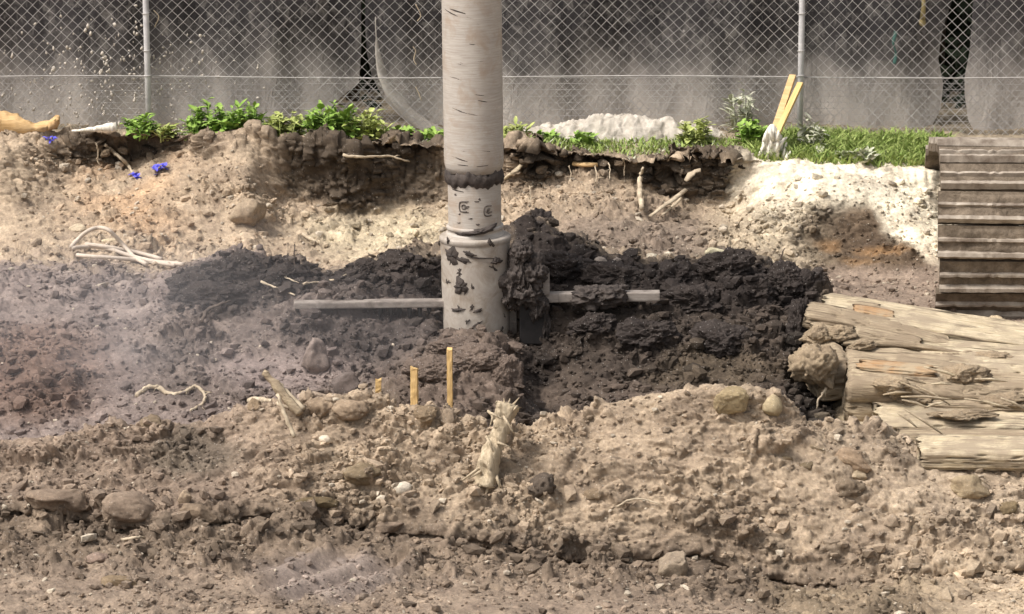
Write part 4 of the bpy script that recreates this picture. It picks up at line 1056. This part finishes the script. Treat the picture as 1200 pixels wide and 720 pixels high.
for x0, y0, x1, y1 in ((572,482,574,500),(574,484,590,492),(590,488,602,508),(570,512,578,530),(584,520,598,524),(566,545,538,566),(564,550,548,562),(582,556,588,572),(578,556,586,575),(560,572,552,590),(575,562,566,590)):
    a, b = P(x0, y0, Yst+.02)-base, P(x1, y1, Yst-.05)-base; m_ = (a+b)/2+Vector((rs.normal(0, .015), -.03, .02))
    mb = MB(); add_tube(mb, catmull([a, m_, b], 4), [.009]*4+[.009, .008, .006, .005, .003], 5); mb.build('splinter', M['stumpwood'], st)
stick('branch', 'broken thick branch leaning from the crest left of the stakes', [(309,436,-1.62),(322,450,-1.64),(338,470,-1.68),(352,486,-1.72)], [.016,.024,.026,.022], 'greywood', 'branch', 'broken branches on the crest')
stick('branch', 'second broken branch lying against the thick leaning one', [(324,446,-1.6),(338,462,-1.63),(356,480,-1.68)], [.01,.014,.016], 'root', 'branch', 'broken branches on the crest')
stick('branch', 'thin stick stuck upright in the soil below the broken branches', [(325,462,-1.75),(333,484,-1.80),(345,513,-1.86)], [.009,.012,.011], 'root', 'branch', 'broken branches on the crest')
stick('branch', 'curved pale root along the crest left of the broken branches', [(292,470),(305,468),(322,472),(345,480)], [.018,.016,.012,.008], 'root', 'branch', 'broken branches on the crest')
stick('root', 'white curled root lying in the mud at left', [(160,463),(170,456),(178,453),(187,455),(195,460),(205,462),(215,460),(222,456),(229,453),(236,457),(240,464),(238,472),(231,478),(223,481)], .013, 'root', 'root')
hz = [[(83,290),(92,280),(103,271),(115,267),(126,269),(135,277),(146,289),(158,302),(172,310)],
      [(84,291),(105,289),(128,292),(150,299),(178,306),(215,310)],
      [(90,299),(110,301),(140,303),(170,306),(205,311)], [(100,286),(128,290),(160,296),(190,304)]]
hl = ['looped pale hose arching above the tan slope at left', 'straight pale hose running right below the loop', 'lowest pale hose lying on the toe of the slope', 'short pale hose half hidden behind the loop']
for pts, l in zip(hz, hl): stick('hose', l, [(p[0], p[1], surfY(p[0], max(p[1], 292))-.07) for p in pts], .0135, 'hose', 'hose', 'pale hoses on the left slope', 8)
stick('root', 'dangling straw coloured root ending at the blue scraps', [(123,170),(132,177),(142,186),(150,194),(158,206)], [.01,.014,.013,.008], 'root', 'root', dY=-.06)
stick('root', 'short pale root hanging from the dark bank edge at left', [(113,169),(115,180),(114,188),(117,194)], .006, 'root', 'root', dY=-.06)
def scrap(px, py, w, seed, label):
    b = on(px, py, -.05); mb = MB(); rs = np.random.default_rng(seed); V = []; F = []
    for k in range(16):
        an = rs.uniform(0, 6.28); c = np.array([rs.normal(0, w*.3), rs.normal(0, .012), rs.normal(0, w*.22)])
        V_, F_ = leaf_geo(rs, c, an, w*rs.uniform(.5, .9), w*rs.uniform(.15, .28), rs.uniform(-.4, 1.2), .3, 4); mb.add(V_, F_)
    o = mb.build('plastic_scrap', M['blue']); o.location = b; tag(o, label, 'plastic scrap', 'blue plastic scraps on the bank')
scrap(159, 207, .06, 1, 'crumpled blue plastic scrap at the end of the dangling root'); scrap(185, 197, .075, 2, 'larger crumpled blue plastic scrap right of the dangling root')
scrap(60, 163, .045, 3, 'small dark blue scrap below the curved wooden slab')
# curved slab and pale stick upper left
sl = empty('wooden_slab', P(20, 156, 3.3), 'curved tan slab of split timber lying on the bank at far left', 'wooden slab')
V = []; F = []; NS_, NC = 60, 14
for i in range(NS_+1):
    t = i/NS_; px = -40+t*110
    top = np.interp(px, [-40, 0, 20, 40, 55, 68, 70], [129, 131, 136, 146, 143, 136, 140]); bot = np.interp(px, [-40, 0, 30, 55, 66, 70], [158, 159, 160, 157, 151, 142])
    for k in range(NC):
        an = 2*math.pi*k/NC; q = P(px, (top+bot)/2, 3.3)-sl.location
        V.append((q.x, .10*math.cos(an)*(1-.5*t), q.z+(bot-top)/2/180*np.sign(math.sin(an))*abs(math.sin(an))**.6))
V = np.array(V); V[:, 2] += .035*fbm(V[:, 0]*.6, V[:, 1]*9, V[:, 2]*9, 4, 4, 2); V[:, 1] += .05*fbm(V[:, 0]*.5, V[:, 1]*3, V[:, 2]*12, 4, 4, 5)
ii = np.arange(len(V)).reshape(NS_+1, NC); F = np.stack([ii[:-1], ii[1:], np.roll(ii, -1, 1)[1:], np.roll(ii, -1, 1)[:-1]], -1).reshape(-1, 4)
n0 = len(V); V = np.concatenate([V, V[:NC].mean(0)[None], V[-NC:].mean(0)[None] if False else V[NS_*NC:NS_*NC+NC].mean(0)[None]])
T = np.array([(n0, k, (k+1) % NC) for k in range(NC)]+[(n0+1, NS_*NC+(k+1) % NC, NS_*NC+k) for k in range(NC)])
obj('slab', npmesh('slab', V, [T, F]), M['tanwood'], sl)
stick('stick', 'whitish tapered stick lying on the bank left of the fence post', [(84,154,3.18),(105,152,3.18),(120,150,3.18),(137,149,3.18)], [.008,.014,.026,.032], 'whitewood', 'stick', smooth=3, n=10)
# frayed white stump with yellow slats by the right post
fs = empty('frayed_stump', P(908, 186, 2.95), 'frayed white stump with two yellow slats leaning on the right fence post', 'stump')
mb = MB(); rs = np.random.default_rng(21)
for k in range(70):
    x, y = rs.normal(0, 8.5), rs.uniform(-14, 18); y = min(y, 14)
    wid = 1-.5*(y < -4)
    a = P(906+x*wid+2, 170+y+8, 2.95+rs.uniform(-.08, .06))-fs.location; d = Vector((rs.normal(.008, .016), rs.normal(0, .01), rs.uniform(.03, .10)))
    add_tube(mb, [a, a+d*.6+Vector((rs.normal(0, .004), 0, 0)), a+d], [.014, .013, .004], 5)
o = mb.build('frayed_fibres', M['whitewood'], fs); o['kind'] = 'stuff'
V, F = rock_geo(3, 55, .4, .2); mb = MB(); mb.add(V*np.array([.07, .08, .12])+np.array(P(905, 170, 2.97)-fs.location), F); mb.build('core', M['whitewood'], fs)
def slat(x0, y0, x1, y1, Ya, Yb, w, m):
    a, b = P(x0, y0, Ya)-fs.location, P(x1, y1, Yb)-fs.location; L = (b-a).length
    o = bevel_box('slat', (-w/2, w/2, -.012, .012, 0, L), .003, M[m], fs); o.location = a
    o.rotation_euler = (b-a).to_track_quat('Z', 'Y').to_euler()
slat(906, 158, 929, 89, 2.98, 3.5, .045, 'tanwood'); slat(910, 158, 938, 98, 2.93, 3.4, .04, 'stake')
# roots and boards in the bank right of the pipe
stick('root', 'upright curved root standing before the dark undercut bank', [(752,244),(750,225),(750,210),(754,196)], [.02,.018,.016,.008], 'root', 'root', dY=-.14)
stick('stick', 'pale board leaning from the undercut bank toward the pit', [(762,254),(780,240),(803,223)], [.012,.017,.016], 'root', 'stick', dY=-.08, smooth=3, squash=.6)
stick('stick', 'thinner pale board beside the leaning one', [(776,252),(790,240),(799,232)], [.008,.012,.01], 'root', 'stick', dY=-.08, smooth=3, squash=.6)
stick('stick', 'yellowish split board jutting from the bank right of the drill pipe', [(592,210),(604,200),(619,184)], [.014,.018,.012], 'wood', 'stick', dY=-.1, smooth=3, squash=.6)
stick('plank', 'short orange board end at the bank lip right of the drill pipe', [(672,192),(685,193),(700,193)], [.02,.022,.018], 'tanwood', 'plank', dY=-.06, smooth=2, squash=.7)
stick('root', 'long pale root along the bank lip left of the drill pipe', [(402,182),(418,184),(436,184),(455,183),(470,187),(480,189)], .0085, 'root', 'root', dY=-.07)
stick('root', 'thin pale root lying across the dark spoil left of the paddle', [(355,333),(375,331),(395,327),(405,322),(411,317)], .0075, 'root', 'root', dY=-.05)
stick('root', 'thin pale twig above the left end of the paddle', [(305,330),(325,338),(345,346)], .008, 'root', 'root', dY=-.05)
stick('root', 'thin twig crossing the left spoil ridge', [(320,322),(336,326),(350,332)], .006, 'root', 'root', dY=-.05)
stick('stick', 'short grey stick on the gravelly slope left of the drill pipe', [(348,272),(360,278),(373,285)], [.012,.014,.008], 'root', 'stick', dY=-.05, smooth=3)
stick('root', 'dark curved root on the left spoil slope', [(237,376),(243,364),(255,358),(270,353)], .012, 'darkroot', 'root', dY=-.05)
stick('twig', 'dark upright twig on the right end of the spoil ridge', [(913,312,.45),(915,302,.45),(919,291,.45)], .006, 'darkroot', 'twig')
stick('twig', 'dark upright twig on the left spoil ridge', [(346,318,.5),(345,300,.5),(345,284,.5)], .005, 'darkroot', 'twig')
stick('twig', 'pale bent twig low on the mound right of the stump', [(723,594),(738,586),(756,585),(775,592)], .006, 'root', 'twig', dY=-.03)
stick('twig', 'short pale stick on the mud at lower left', [(143,632),(156,631),(170,629)], [.008,.009,.005], 'root', 'twig', dY=-.03)
stick('root', 'pale splinter hanging in the dark slot of the timber pile', [(968,455,-.72),(963,463,-.75),(959,470,-.76),(957,482,-.78)], .008, 'root', 'root')
for i, (px, py) in enumerate(((620, 232), (667, 208), (697, 208), (713, 205), (730, 200))):
    stick('root', 'fine rootlet hanging in the undercut bank, '+['nearest the drill pipe', 'below the orange board, leftmost', 'below the orange board end', 'second from the upright root', 'nearest the upright root'][i], [(px,py-14),(px+2,py-5),(px+1,py+6)], .004, 'root', 'root', 'fine hanging rootlets', n=5, dY=-.1)
cl = stick('stick', 'pale broken chip of board wedged at the bank lip right of the upright root', [(803,212),(812,203),(821,199)], [.016,.03,.022], 'root', 'chip', dY=-.1, smooth=3, squash=.4)

# ------------------------------------------------------------------ individual rocks and mud lumps
def lump(name, label, cat, px, py, wpx, hpx, col, seed, sub=4, rough=.35, facet=.5, lump_=.0, group=None, dY=0.0, Y=None, dep=.9, wet=.0, tilt=0.0):
    Y0 = surfY(px, py+hpx*.25) if Y is None else Y
    if name == 'clod': dY += .03; rough = max(rough, .4); facet = max(facet, .9)
    sc = pxm(Y0); b = P(px, py, Y0+dY)
    V, F = rock_geo(sub, seed, rough, facet, 1.3, lump_)
    V = V*np.array([wpx/2/sc, (wpx+hpx)/4/sc*dep, hpx/2/sc])
    if tilt:
        c, s = math.cos(tilt), math.sin(tilt); x, z = V[:, 0].copy(), V[:, 2].copy(); V[:, 0] = x*c-z*s; V[:, 2] = x*s+z*c
    o = obj(name, npmesh(name, V, F), M['clod'], None, b); o.color = (*col, wet)
    return tag(o, label, cat, group)
TAN, BRN, DRK, PAL = (.36, .29, .19), (.24, .18, .12), (.042, .033, .029), (.66, .6, .48)
lump('boulder', 'large squarish brown boulder on the crest of the right mound', 'boulder', 857, 472, 54, 42, (.3,.235,.14), 1, 5, .22, 1.2)
lump('boulder', 'smaller rounded boulder right of the large squarish one', 'boulder', 905, 477, 24, 28, (.38,.31,.2), 2, 4, .2, .6)
lump('rock', 'flat pink tinted stone on the crest left of the large boulder', 'rock', 800, 462, 20, 12, (.42,.33,.26), 3)
lump('rock', 'low clod on the crest left of the pink tinted stone', 'rock', 772, 468, 18, 10, (.32,.25,.17), 4)
lump('stone', 'smooth whitish stone on the slope below the stakes', 'stone', 471, 573, 24, 18, (.68,.61,.5), 5, 4, .12, .3)
lump('stone', 'pale rounded stone on the mound below the broken branches', 'stone', 382, 515, 18, 11, (.58,.5,.4), 6, 4, .15, .3)
lump('stone', 'angular whitish rock slab on the dark spoil right of the collar', 'stone', 686, 291, 24, 16, (.66,.61,.48), 7, 3, .2, 1.2)
lump('stone', 'cream coloured rock behind the spoil ridge at right', 'stone', 837, 297, 24, 16, (.72,.66,.46), 8, 4, .3, .6)
lump('stone', 'cream stone right of the black mud lump on the ridge', 'stone', 879, 303, 16, 14, (.62,.57,.42), 9, 4, .3, .6)
lump('stone', 'pale flat stone on the spoil ridge above the right paddle', 'stone', 764, 302, 18, 10, (.6,.54,.43), 10, 4, .3, .8)
lump('stone', 'greyish stone on the spoil ridge above the paddle, left one of two', 'stone', 704, 306, 14, 9, (.36,.31,.27), 11)
lump('stone', 'greyish stone on the spoil ridge above the paddle, right one of two', 'stone', 722, 306, 14, 8, (.36,.31,.27), 12)
lump('stone', 'pale stone under the loop of the hose', 'stone', 92, 268, 20, 11, (.6,.5,.36), 13)
lump('stone', 'flat tan stone below the arch of the hose', 'stone', 128, 283, 26, 9, (.52,.43,.3), 14)
lump('clod', 'big clod under the middle wooden stake', 'clod', 496, 487, 36, 28, BRN, 15, 5, .4, .6)
lump('clod', 'round clod at the foot of the tallest stake', 'clod', 526, 491, 22, 22, (.3,.235,.17), 16, 4, .3, .3)
lump('clod', 'angular clod in front of the shortest stake', 'clod', 441, 470, 32, 20, BRN, 17, 4, .35, 1.0, tilt=-.35)
lump('clod', 'wide clod on the crest between the broken branches and the stakes', 'clod', 412, 480, 40, 24, (.29,.22,.155), 18, 4, .5, .4, .3)
lump('clod', 'round clod on the crest beside the broken branches', 'clod', 375, 480, 32, 26, (.29,.22,.155), 19, 4, .5, .4, .3)
lump('clod', 'clod at the left end of the crest by the curved root', 'clod', 299, 478, 16, 20, BRN, 20)
lump('clod', 'dark wet clod high on the mound right of the stump', 'clod', 634, 570, 32, 30, (.1,.078,.06), 21, 4, .5, .2, .5, wet=.4)
lump('clod', 'round brown clod right of the dark wet clod', 'clod', 695, 581, 22, 18, BRN, 22, 4, .3, .3)
lump('clod', 'dark clod at the right edge of the mound below the beam', 'clod', 1183, 598, 26, 26, (.16,.12,.07), 23, 4, .3, .5)
lump('clod', 'long brown clod on the slope below the timber pile', 'clod', 1003, 541, 46, 22, (.3,.22,.15), 24, 4, .3, .8, tilt=-.45)
lump('clod', 'flatter clod tucked under the long brown clod', 'clod', 1006, 556, 36, 14, (.36,.29,.2), 25, 4, .3, .8, tilt=-.3)
lump('clod', 'rough dark clod below the flatter one', 'clod', 997, 574, 30, 22, (.2,.155,.11), 26, 4, .5, .5, .4)
lump('clod', 'small dark oval clod on the slope, nearest the boulders', 'clod', 908, 523, 14, 12, (.22,.18,.11), 27)
lump('clod', 'small dark oval clod below the upper oval one', 'clod', 945, 547, 19, 13, (.18,.14,.09), 28)
lump('clod', 'small brown clod left of the lower oval one', 'clod', 921, 539, 15, 11, (.26,.2,.13), 29)
lump('clod', 'narrow clod above the oval clods on the right slope', 'clod', 960, 527, 24, 11, (.28,.22,.15), 30, tilt=-.4)
lump('clod', 'wide half buried mound of clay with a white pebble at right', 'clod', 1133, 572, 58, 26, (.33,.26,.17), 31, 4, .25, .5)
lump('clod', 'block of cut mud at the left end of the foreground ledge', 'mud block', 68, 588, 90, 32, (.235,.178,.132), 32, 4, .3, 1.2)
lump('clod', 'smooth cut mud block with a light corner on the foreground ledge', 'mud block', 150, 594, 66, 36, (.25,.192,.145), 33, 4, .22, 1.6)
lump('clod', 'brown mud block on the ledge right of the smooth cut one', 'mud block', 232, 604, 46, 26, (.225,.17,.12), 34, 4, .35, 1.0)
lump('clod', 'small square mud block on the wet ground at lower left', 'mud block', 113, 655, 34, 20, (.27,.2,.16), 35, 4, .15, 1.5)
lump('clod', 'low flat mud slab below the small square block', 'mud block', 140, 682, 46, 18, (.24,.18,.115), 36, 4, .25, 1.2)
lump('clod', 'flat grey brown rock slab low in the mound right of centre', 'rock', 788, 664, 48, 36, (.31,.25,.185), 37, 4, .18, 1.6)
lump('clod', 'grey stone slab in the mound beside the blue grey rag of mud', 'rock', 730, 652, 30, 24, (.26,.23,.18), 38, 4, .25, 1.2)
lump('clod', 'thin dark ledge of clay jutting from the mound left of centre', 'clod', 372, 590, 50, 13, (.14,.105,.06), 39, 4, .35, .8)
lump('clod', 'overhanging clay ledge in the middle of the mound', 'clod', 455, 617, 52, 20, (.24,.185,.14), 40, 4, .35, 1.2)
lump('clod', 'brown clod above the pale stones in the middle of the mound', 'clod', 424, 556, 38, 26, (.22,.17,.11), 41, 4, .45, .6, .3)
lump('clod', 'pale upright block leaning on the ledge at left', 'clod', 217, 585, 18, 26, (.36,.28,.2), 42, 4, .2, 1.2, tilt=-.3)
lump('clod', 'dark rounded hollow clod at the left edge of the mist', 'clod', 176, 498, 26, 22, (.17,.13,.09), 43, 4, .35, .5)
lump('rock', 'dark tilted rock in the misty pit left of the shortest stake', 'rock', 406, 450, 40, 28, (.13,.105,.095), 44, 4, .3, 1.2, tilt=.45)
lump('rock', 'pale cut lump of clay in the misty pit', 'rock', 368, 420, 36, 50, (.26,.21,.185), 45, 4, .35, 1.0)
lump('clod', 'brown half round boulder of clay on the gravel bank at left', 'clod', 293, 252, 44, 42, (.3,.235,.17), 46, 4, .4, .5)
for i, (px, py, w, h_, Y_, l) in enumerate([(952,430,50,50,-.66,'rough lump of earth and rotten wood on the blunt log end'),(958,395,34,24,-.3,'rounded lump of earth at the top left corner of the timber pile'),(985,392,34,16,-.3,'crumb of earth packed under the left end of the grey log'),(1105,417,60,12,-.4,'earth packed along the back of the pale smooth log, left'),(1165,420,50,12,-.42,'earth packed along the back of the pale smooth log, right'),
    (1010,404,30,10,-.45,'earth on the left end of the orange split log'),(1075,468,50,22,-.86,'earth spilled over the front of the orange split log'),(1132,440,44,22,-.75,'rounded lump of earth on the pale smooth log'),
    (1170,470,70,16,-.88,'earth packed below the knobbed log'),(1010,505,60,14,-1.12,'earth heaped at the left foot of the timber pile'),(1130,486,60,10,-1.12,'earth on top of the bleached plank'),
    (1050,452,40,18,-.92,'brown earth smear on the orange split log'),(1065,524,40,14,-1.5,'earth at the left end of the squared beam')]):
    lump('earth_lump', l, 'earth', px, py, w, h_, (.30, .235, .16), 820+i, 5, .6, .5, .4, 'earth packed among the timbers', Y=Y_, dep=1.1)
for i, (px, py, w, h_, l) in enumerate([
    (262,322,50,34,'jagged black mud lump in the middle of the left spoil pile'), (287,315,40,32,'tall jagged black mud lump at the right of the left spoil pile'),
    (222,332,40,26,'black mud lump at the left end of the left spoil pile'), (245,348,60,30,'low black mud lump at the foot of the left spoil pile'),
    (330,325,40,26,'dark mud lump behind the pale twig'), (428,316,34,24,'rounded dark mud lump on the ridge left of the drill'),
    (470,312,50,30,'dark mud lump on the ridge just left of the collar'), (632,270,36,42,'pointed dark mud lump right of the collar'),
    (655,315,60,36,'black mud lump above the right paddle, left end'), (720,325,64,34,'black mud lump above the middle of the right paddle'),
    (790,328,60,40,'black mud lump above the free end of the right paddle'), (850,313,50,34,'tall black mud lump on the right spoil ridge'),
    (868,305,26,22,'small rounded black mud lump on the top of the right ridge'), (920,330,44,40,'big black mud lump near the right end of the ridge'),
    (945,338,34,32,'last black mud lump at the right end of the ridge'), (880,345,60,36,'black mud lump in front of the right ridge'),
    (815,355,70,36,'black mud lump on the right pit wall'), (560,422,60,34,'dark mud heap in front of the drill collar, right half'),
    (505,436,60,34,'dark mud heap in front of the drill collar, left half'), (535,408,64,22,'dark mud heaped against the foot of the collar'),
    (592,438,38,46,'dark mud lump at the right side of the heap before the drill'), (850,400,60,36,'dark mud lump low on the right pit wall'),
    (760,395,60,36,'dark mud lump in the shaded pit wall under the right paddle'), (690,385,50,30,'dark mud lump under the near end of the right paddle'),
    (940,385,34,60,'dark mud clinging to the cut wall left of the timbers')]):
    dk = DRK if not 17 <= i <= 20 else (.14, .106, .086)
    lump('mud_lump', l, 'mud lump', px, py, w, h_, dk, 200+i, 6, *((.45, .3, .28) if 17 <= i <= 20 else (.6, 1.0, .6)), 'dark mud lumps round the drill', wet=.45, dY=.06)

rs = np.random.default_rng(91)
kinds = [('dark', (.055, .042, .031)), ('brown', (.17, .128, .088)), ('tan', (.36, .285, .2))]
ORD = 'first second third fourth fifth sixth seventh eighth ninth tenth eleventh twelfth thirteenth fourteenth fifteenth sixteenth seventeenth eighteenth nineteenth twentieth twenty-first twenty-second'.split()
SEG = [(60, 245, 12, [0, 0, 1], 'left of the green weeds'), (325, 520, 15, [0, 0, 1, 1], 'left of the drill pipe'), (596, 870, 22, [0, 0, 1, 1], 'right of the drill pipe'), (250, 330, 5, [2, 2, 1], 'below the green weeds')]
for x0_, x1_, n_, kk, where in SEG:
    for j, px in enumerate(np.linspace(x0_, x1_, n_)):
        px += rs.uniform(-5, 5); vx = P(px, 175, 3.0).x; ly = lipY(vx); lz = groundz(vx, ly+.02)
        _, pyl, _ = proj(vx, ly, lz); dn = rs.uniform(4, 44) if rs.random() < .7 else rs.uniform(0, 5)
        kd, c_ = kinds[kk[rs.integers(len(kk))]]; w_ = rs.uniform(8, 24)
        lump('bank_clod', f'{kd} broken clod along the bank edge {where}, number {j+1} from the left' if 0 else f'{kd} clod on the broken bank edge {where}, {ORD[j]} from the left', 'clod', px, pyl+dn+2, w_, w_*rs.uniform(.5, .75),
             tuple(np.array(c_)*rs.uniform(.8, 1.2)), 700+int(px), 4, .5, 1.3, .25, 'clods along the broken bank edge', Y=ly+.03+(.05 if dn > 8 else 0), tilt=rs.normal(0, .3))
# ------------------------------------------------------------------ loose stones: 270 singles, the rest as one gravel object
front = np.where((vv > 11.9) & (vv < 17) & (np.abs(ox) < 3.2))[0]
back = np.where((vv > 4.6) & (vv < 11) & (np.abs(ox) < 3.2))[0]
protos = []
for k in range(10):
    V, F = rock_geo(2, 500+k, .45, 1.4); protos.append(npmesh('loose_clod', V, F, False))
rs = np.random.default_rng(42)
zones = [(lambda x, y: x < 250, 'small soil clod on the brown ground at lower left', 'clods at lower left'),
         (lambda x, y: 250 <= x < 600 and y < 600, 'small clod on the spoil slope below the stakes', 'clods below the stakes'),
         (lambda x, y: 250 <= x < 600, 'small clod on the wet ground at the foot of the middle slope', 'clods at the foot of the middle slope'),
         (lambda x, y: 600 <= x < 930 and y < 600, 'small clod on the dry slope below the large boulder', 'clods below the boulder'),
         (lambda x, y: 600 <= x < 930, 'small clod on the rough ledge at the lower middle right', 'clods on the lower ledge'),
         (lambda x, y: True, 'small clod on the bare slope in front of the timber pile', 'clods before the timbers')]
SEEN = set()
LAND = [(857,472,'large squarish boulder'),(471,573,'smooth whitish stone'),(382,515,'pale stone below the broken branches'),(634,570,'dark wet clod'),(695,581,'round brown clod'),(1183,598,'dark clod at the right edge'),
        (1003,541,'long brown clod'),(930,535,'dark oval clods'),(1133,572,'mound of clay with a pebble'),(68,588,'cut mud block at far left'),(150,594,'smooth cut mud block'),(232,604,'brown mud block on the ledge'),
        (113,655,'square mud block'),(140,682,'flat mud slab'),(788,664,'flat rock slab'),(730,652,'grey stone slab'),(372,590,'thin dark clay ledge'),(455,617,'overhanging clay ledge'),(424,556,'brown clod above the pale stones'),
        (572,545,'splintered stump'),(496,487,'clod under the middle stake'),(340,480,'broken branches'),(748,588,'pale bent twig'),(1130,530,'squared beam'),(156,631,'short pale stick'),(176,498,'hollow clod by the mist'),(385,680,'smeared wheel ruts'),(980,690,'rough lower ledge at right'),(1150,680,'pale bare patch at lower right'),(600,680,'foot of the mound below the stump')]
pick = rs.choice(front, 270, replace=False)
for k, i in enumerate(pick):
    x, y = ppx[i], ppy[i]
    if not (0 < x < 1200 and y < 720): continue
    s = (6.0+abs(rs.normal(0, 3.2)))/2/pxm(VX[i, 1])
    o = obj('loose_clod', protos[k % 10], M['clod']); o.location = VX[i]+np.array([0, 0, s*.15])
    o.scale = (s*rs.uniform(.9, 1.4), s*rs.uniform(.8, 1.2), s*rs.uniform(.55, .85)); o.rotation_euler = (rs.normal(0, .25), rs.normal(0, .25), rs.uniform(0, 6.28))
    pale = rs.random() < .10; c = (np.array([.5, .44, .35]) if pale else SC[i]*rs.uniform(.72, 1.15)); o.color = (*c, 0)
    g = next(g for f, l, g in zones if f(x, y))
    lm = min(LAND, key=lambda q: (q[0]-x)**2+((q[1]-y)*1.3)**2); ddx, ddy = x-lm[0], y-lm[1]; dist = math.hypot(ddx, ddy)
    side = ('above and ' if ddy < -.5*abs(ddx) else 'below and ' if ddy > .5*abs(ddx) else '')+('left of' if ddx < 0 else 'right of')
    if abs(ddx) < .3*abs(ddy): side = 'straight above' if ddy < 0 else 'straight below'
    tone = 'whitish' if pale else 'dark' if np.mean(c) < .17 else 'brown' if np.mean(c) < .25 else 'tan'
    size = 'tiny' if s*pxm(VX[i, 1]) < 3.6 else 'small' if s*pxm(VX[i, 1]) < 5.2 else 'fist sized'
    where = 'close' if dist < 28 else 'some way' if dist < 60 else 'well'
    lab = f'{size} {tone} clod {where} {side} the {lm[2]}'.replace('straight ', '').replace('fist sized', 'larger')
    lab = ' '.join(w for w in lab.split() if w != 'and') if len(lab.split()) > 15 else lab
    for extra in ('flattish ', 'lopsided ', 'blocky ', 'knobbly ', 'pointed '):
        if lab not in SEEN: break
        lab = f'{size} {extra}{tone} clod {side} the {lm[2]}'
    SEEN.add(lab); tag(o, lab, 'clod', g)
def gravel(name, ids, n, s0, s1, label, seed, palef, sub=1, parent=None):
    rs = np.random.default_rng(seed); pw = .3+PATCH[ids]**2; ii = rs.choice(ids, n, p=pw/pw.sum()); base, F = ico(sub)
    ps = [rock_geo(sub, seed*31+k, .5, 1.4)[0] for k in range(12)]
    nv = len(base); V = np.empty((n, nv, 3)); Cc = np.empty((n, nv, 4))
    for k, i in enumerate(ii):
        s = s0+(s1-s0)*rs.random()**4; an = rs.uniform(0, 6.28); c, d = math.cos(an), math.sin(an)
        q = ps[k % 12]*np.array([s*rs.uniform(.8, 1.5), s*rs.uniform(.8, 1.2), s*rs.uniform(.5, .95)])
        q = np.stack([q[:, 0]*c-q[:, 1]*d, q[:, 0]*d+q[:, 1]*c, q[:, 2]+q[:, 0]*rs.normal(0, .25)], -1)
        V[k] = q+VX[i]+Nn[i]*s*.25
        col = np.array([.46, .40, .32])*rs.uniform(.75, 1.25) if rs.random() < palef*np.clip(SC[i].mean()/.25, .15, 1) else SC[i]*rs.uniform(.7, 1.25)
        Cc[k, :, :3] = col; Cc[k, :, 3] = SW[i]
    Fa = (F[None]+(np.arange(n)*nv)[:, None, None]).reshape(-1, 3)
    me = npmesh(name, V.reshape(-1, 3), Fa, False)
    at = me.color_attributes.new('soil', 'FLOAT_COLOR', 'POINT'); at.data.foreach_set('color', Cc.astype(np.float32).ravel())
    o = obj(name, me, M['soil']); return tag(o, label, name.replace('_', ' '), kind='stuff')
dark_ids = back[(vv[back] > 6.8) & (SC[back].mean(1) < .11)]
lite_ids = back[(vv[back] < 6.9)]
left_ids = back[(vv[back] > 6.4) & (px0[back] < 440)]
ledge_ids = front[(vv[front] > 13.4) & (vv[front] < 16)]
gravel('gravel', front, 3400, .010, .036, 'loose crumbs of soil strewn over the foreground spoil', 3, .06, 1)
gravel('ledge_clods', ledge_ids, 1200, .012, .055, 'broken clods along the foreground ledge', 13, .03, 1)
gravel('fine_gravel', front, 16000, .004, .013, 'fine gravel and grit over the foreground spoil', 23, .10, 0)
gravel('bank_rubble', lite_ids, 1700, .011, .045, 'crumbled soil and pale rubble on the bank behind the pit', 5, .14, 1)
gravel('fine_bank_rubble', lite_ids, 8000, .005, .015, 'fine crumbs on the bank behind the pit', 25, .14, 0)
gravel('mud_crumbs', dark_ids, 2600, .014, .055, 'dark wet mud crumbs heaped round the drill', 6, .01, 1)
gravel('fine_mud_crumbs', dark_ids, 6000, .006, .017, 'fine dark mud crumbs round the drill', 26, .01, 0)
gravel('pit_rubble', left_ids, 1500, .010, .045, 'grey brown crumbs on the misty pit side', 7, .012, 1)
gravel('fine_pit_rubble', left_ids, 5000, .005, .015, 'fine crumbs on the misty pit side', 27, .04, 0)

# ------------------------------------------------------------------ steam drifting over the pit at left
def mist(name, label, c, size, dens, seed):
    m = bpy.data.materials.new('steam'); m.use_nodes = True; nt = m.node_tree
    nt.nodes.remove(nt.nodes['Principled BSDF']); out = nt.nodes['Material Output']
    pv = node(nt, 'ShaderNodeVolumePrincipled'); pv.inputs['Color'].default_value = (.86, .84, .86, 1); pv.inputs['Anisotropy'].default_value = .1
    tc = node(nt, 'ShaderNodeTexCoord'); gr = node(nt, 'ShaderNodeTexGradient', gradient_type='SPHERICAL'); nt.links.new(tc.outputs['Object'], gr.inputs[0])
    n = noise(nt, tc.outputs['Object'], 1.9, 3, .6, .4)
    a = node(nt, 'ShaderNodeMath', operation='MULTIPLY'); nt.links.new(gr.outputs['Fac'], a.inputs[0]); nt.links.new(ramp(nt, n, [(.38, .15), (.66, 1.0)]), a.inputs[1])
    b = node(nt, 'ShaderNodeMath', operation='MULTIPLY'); nt.links.new(a.outputs[0], b.inputs[0]); b.inputs[1].default_value = dens
    nt.links.new(b.outputs[0], pv.inputs['Density']); nt.links.new(pv.outputs[0], out.inputs['Volume'])
    V, F = ico(3); mb = MB(); mb.add(V*1.02, F); o = mb.build(name, m); o.location = c; o.scale = size
    return tag(o, label, 'steam', kind='stuff')
mist('steam', 'thin lilac steam drifting over the pit at left', P(120, 400, -.4), (2.3, 1.2, .9), .34, 1)
mist('steam', 'faint wisp of steam low in the pit beside the stump', P(600, 525, -1.0), (.35, .25, .32), .8, 2)
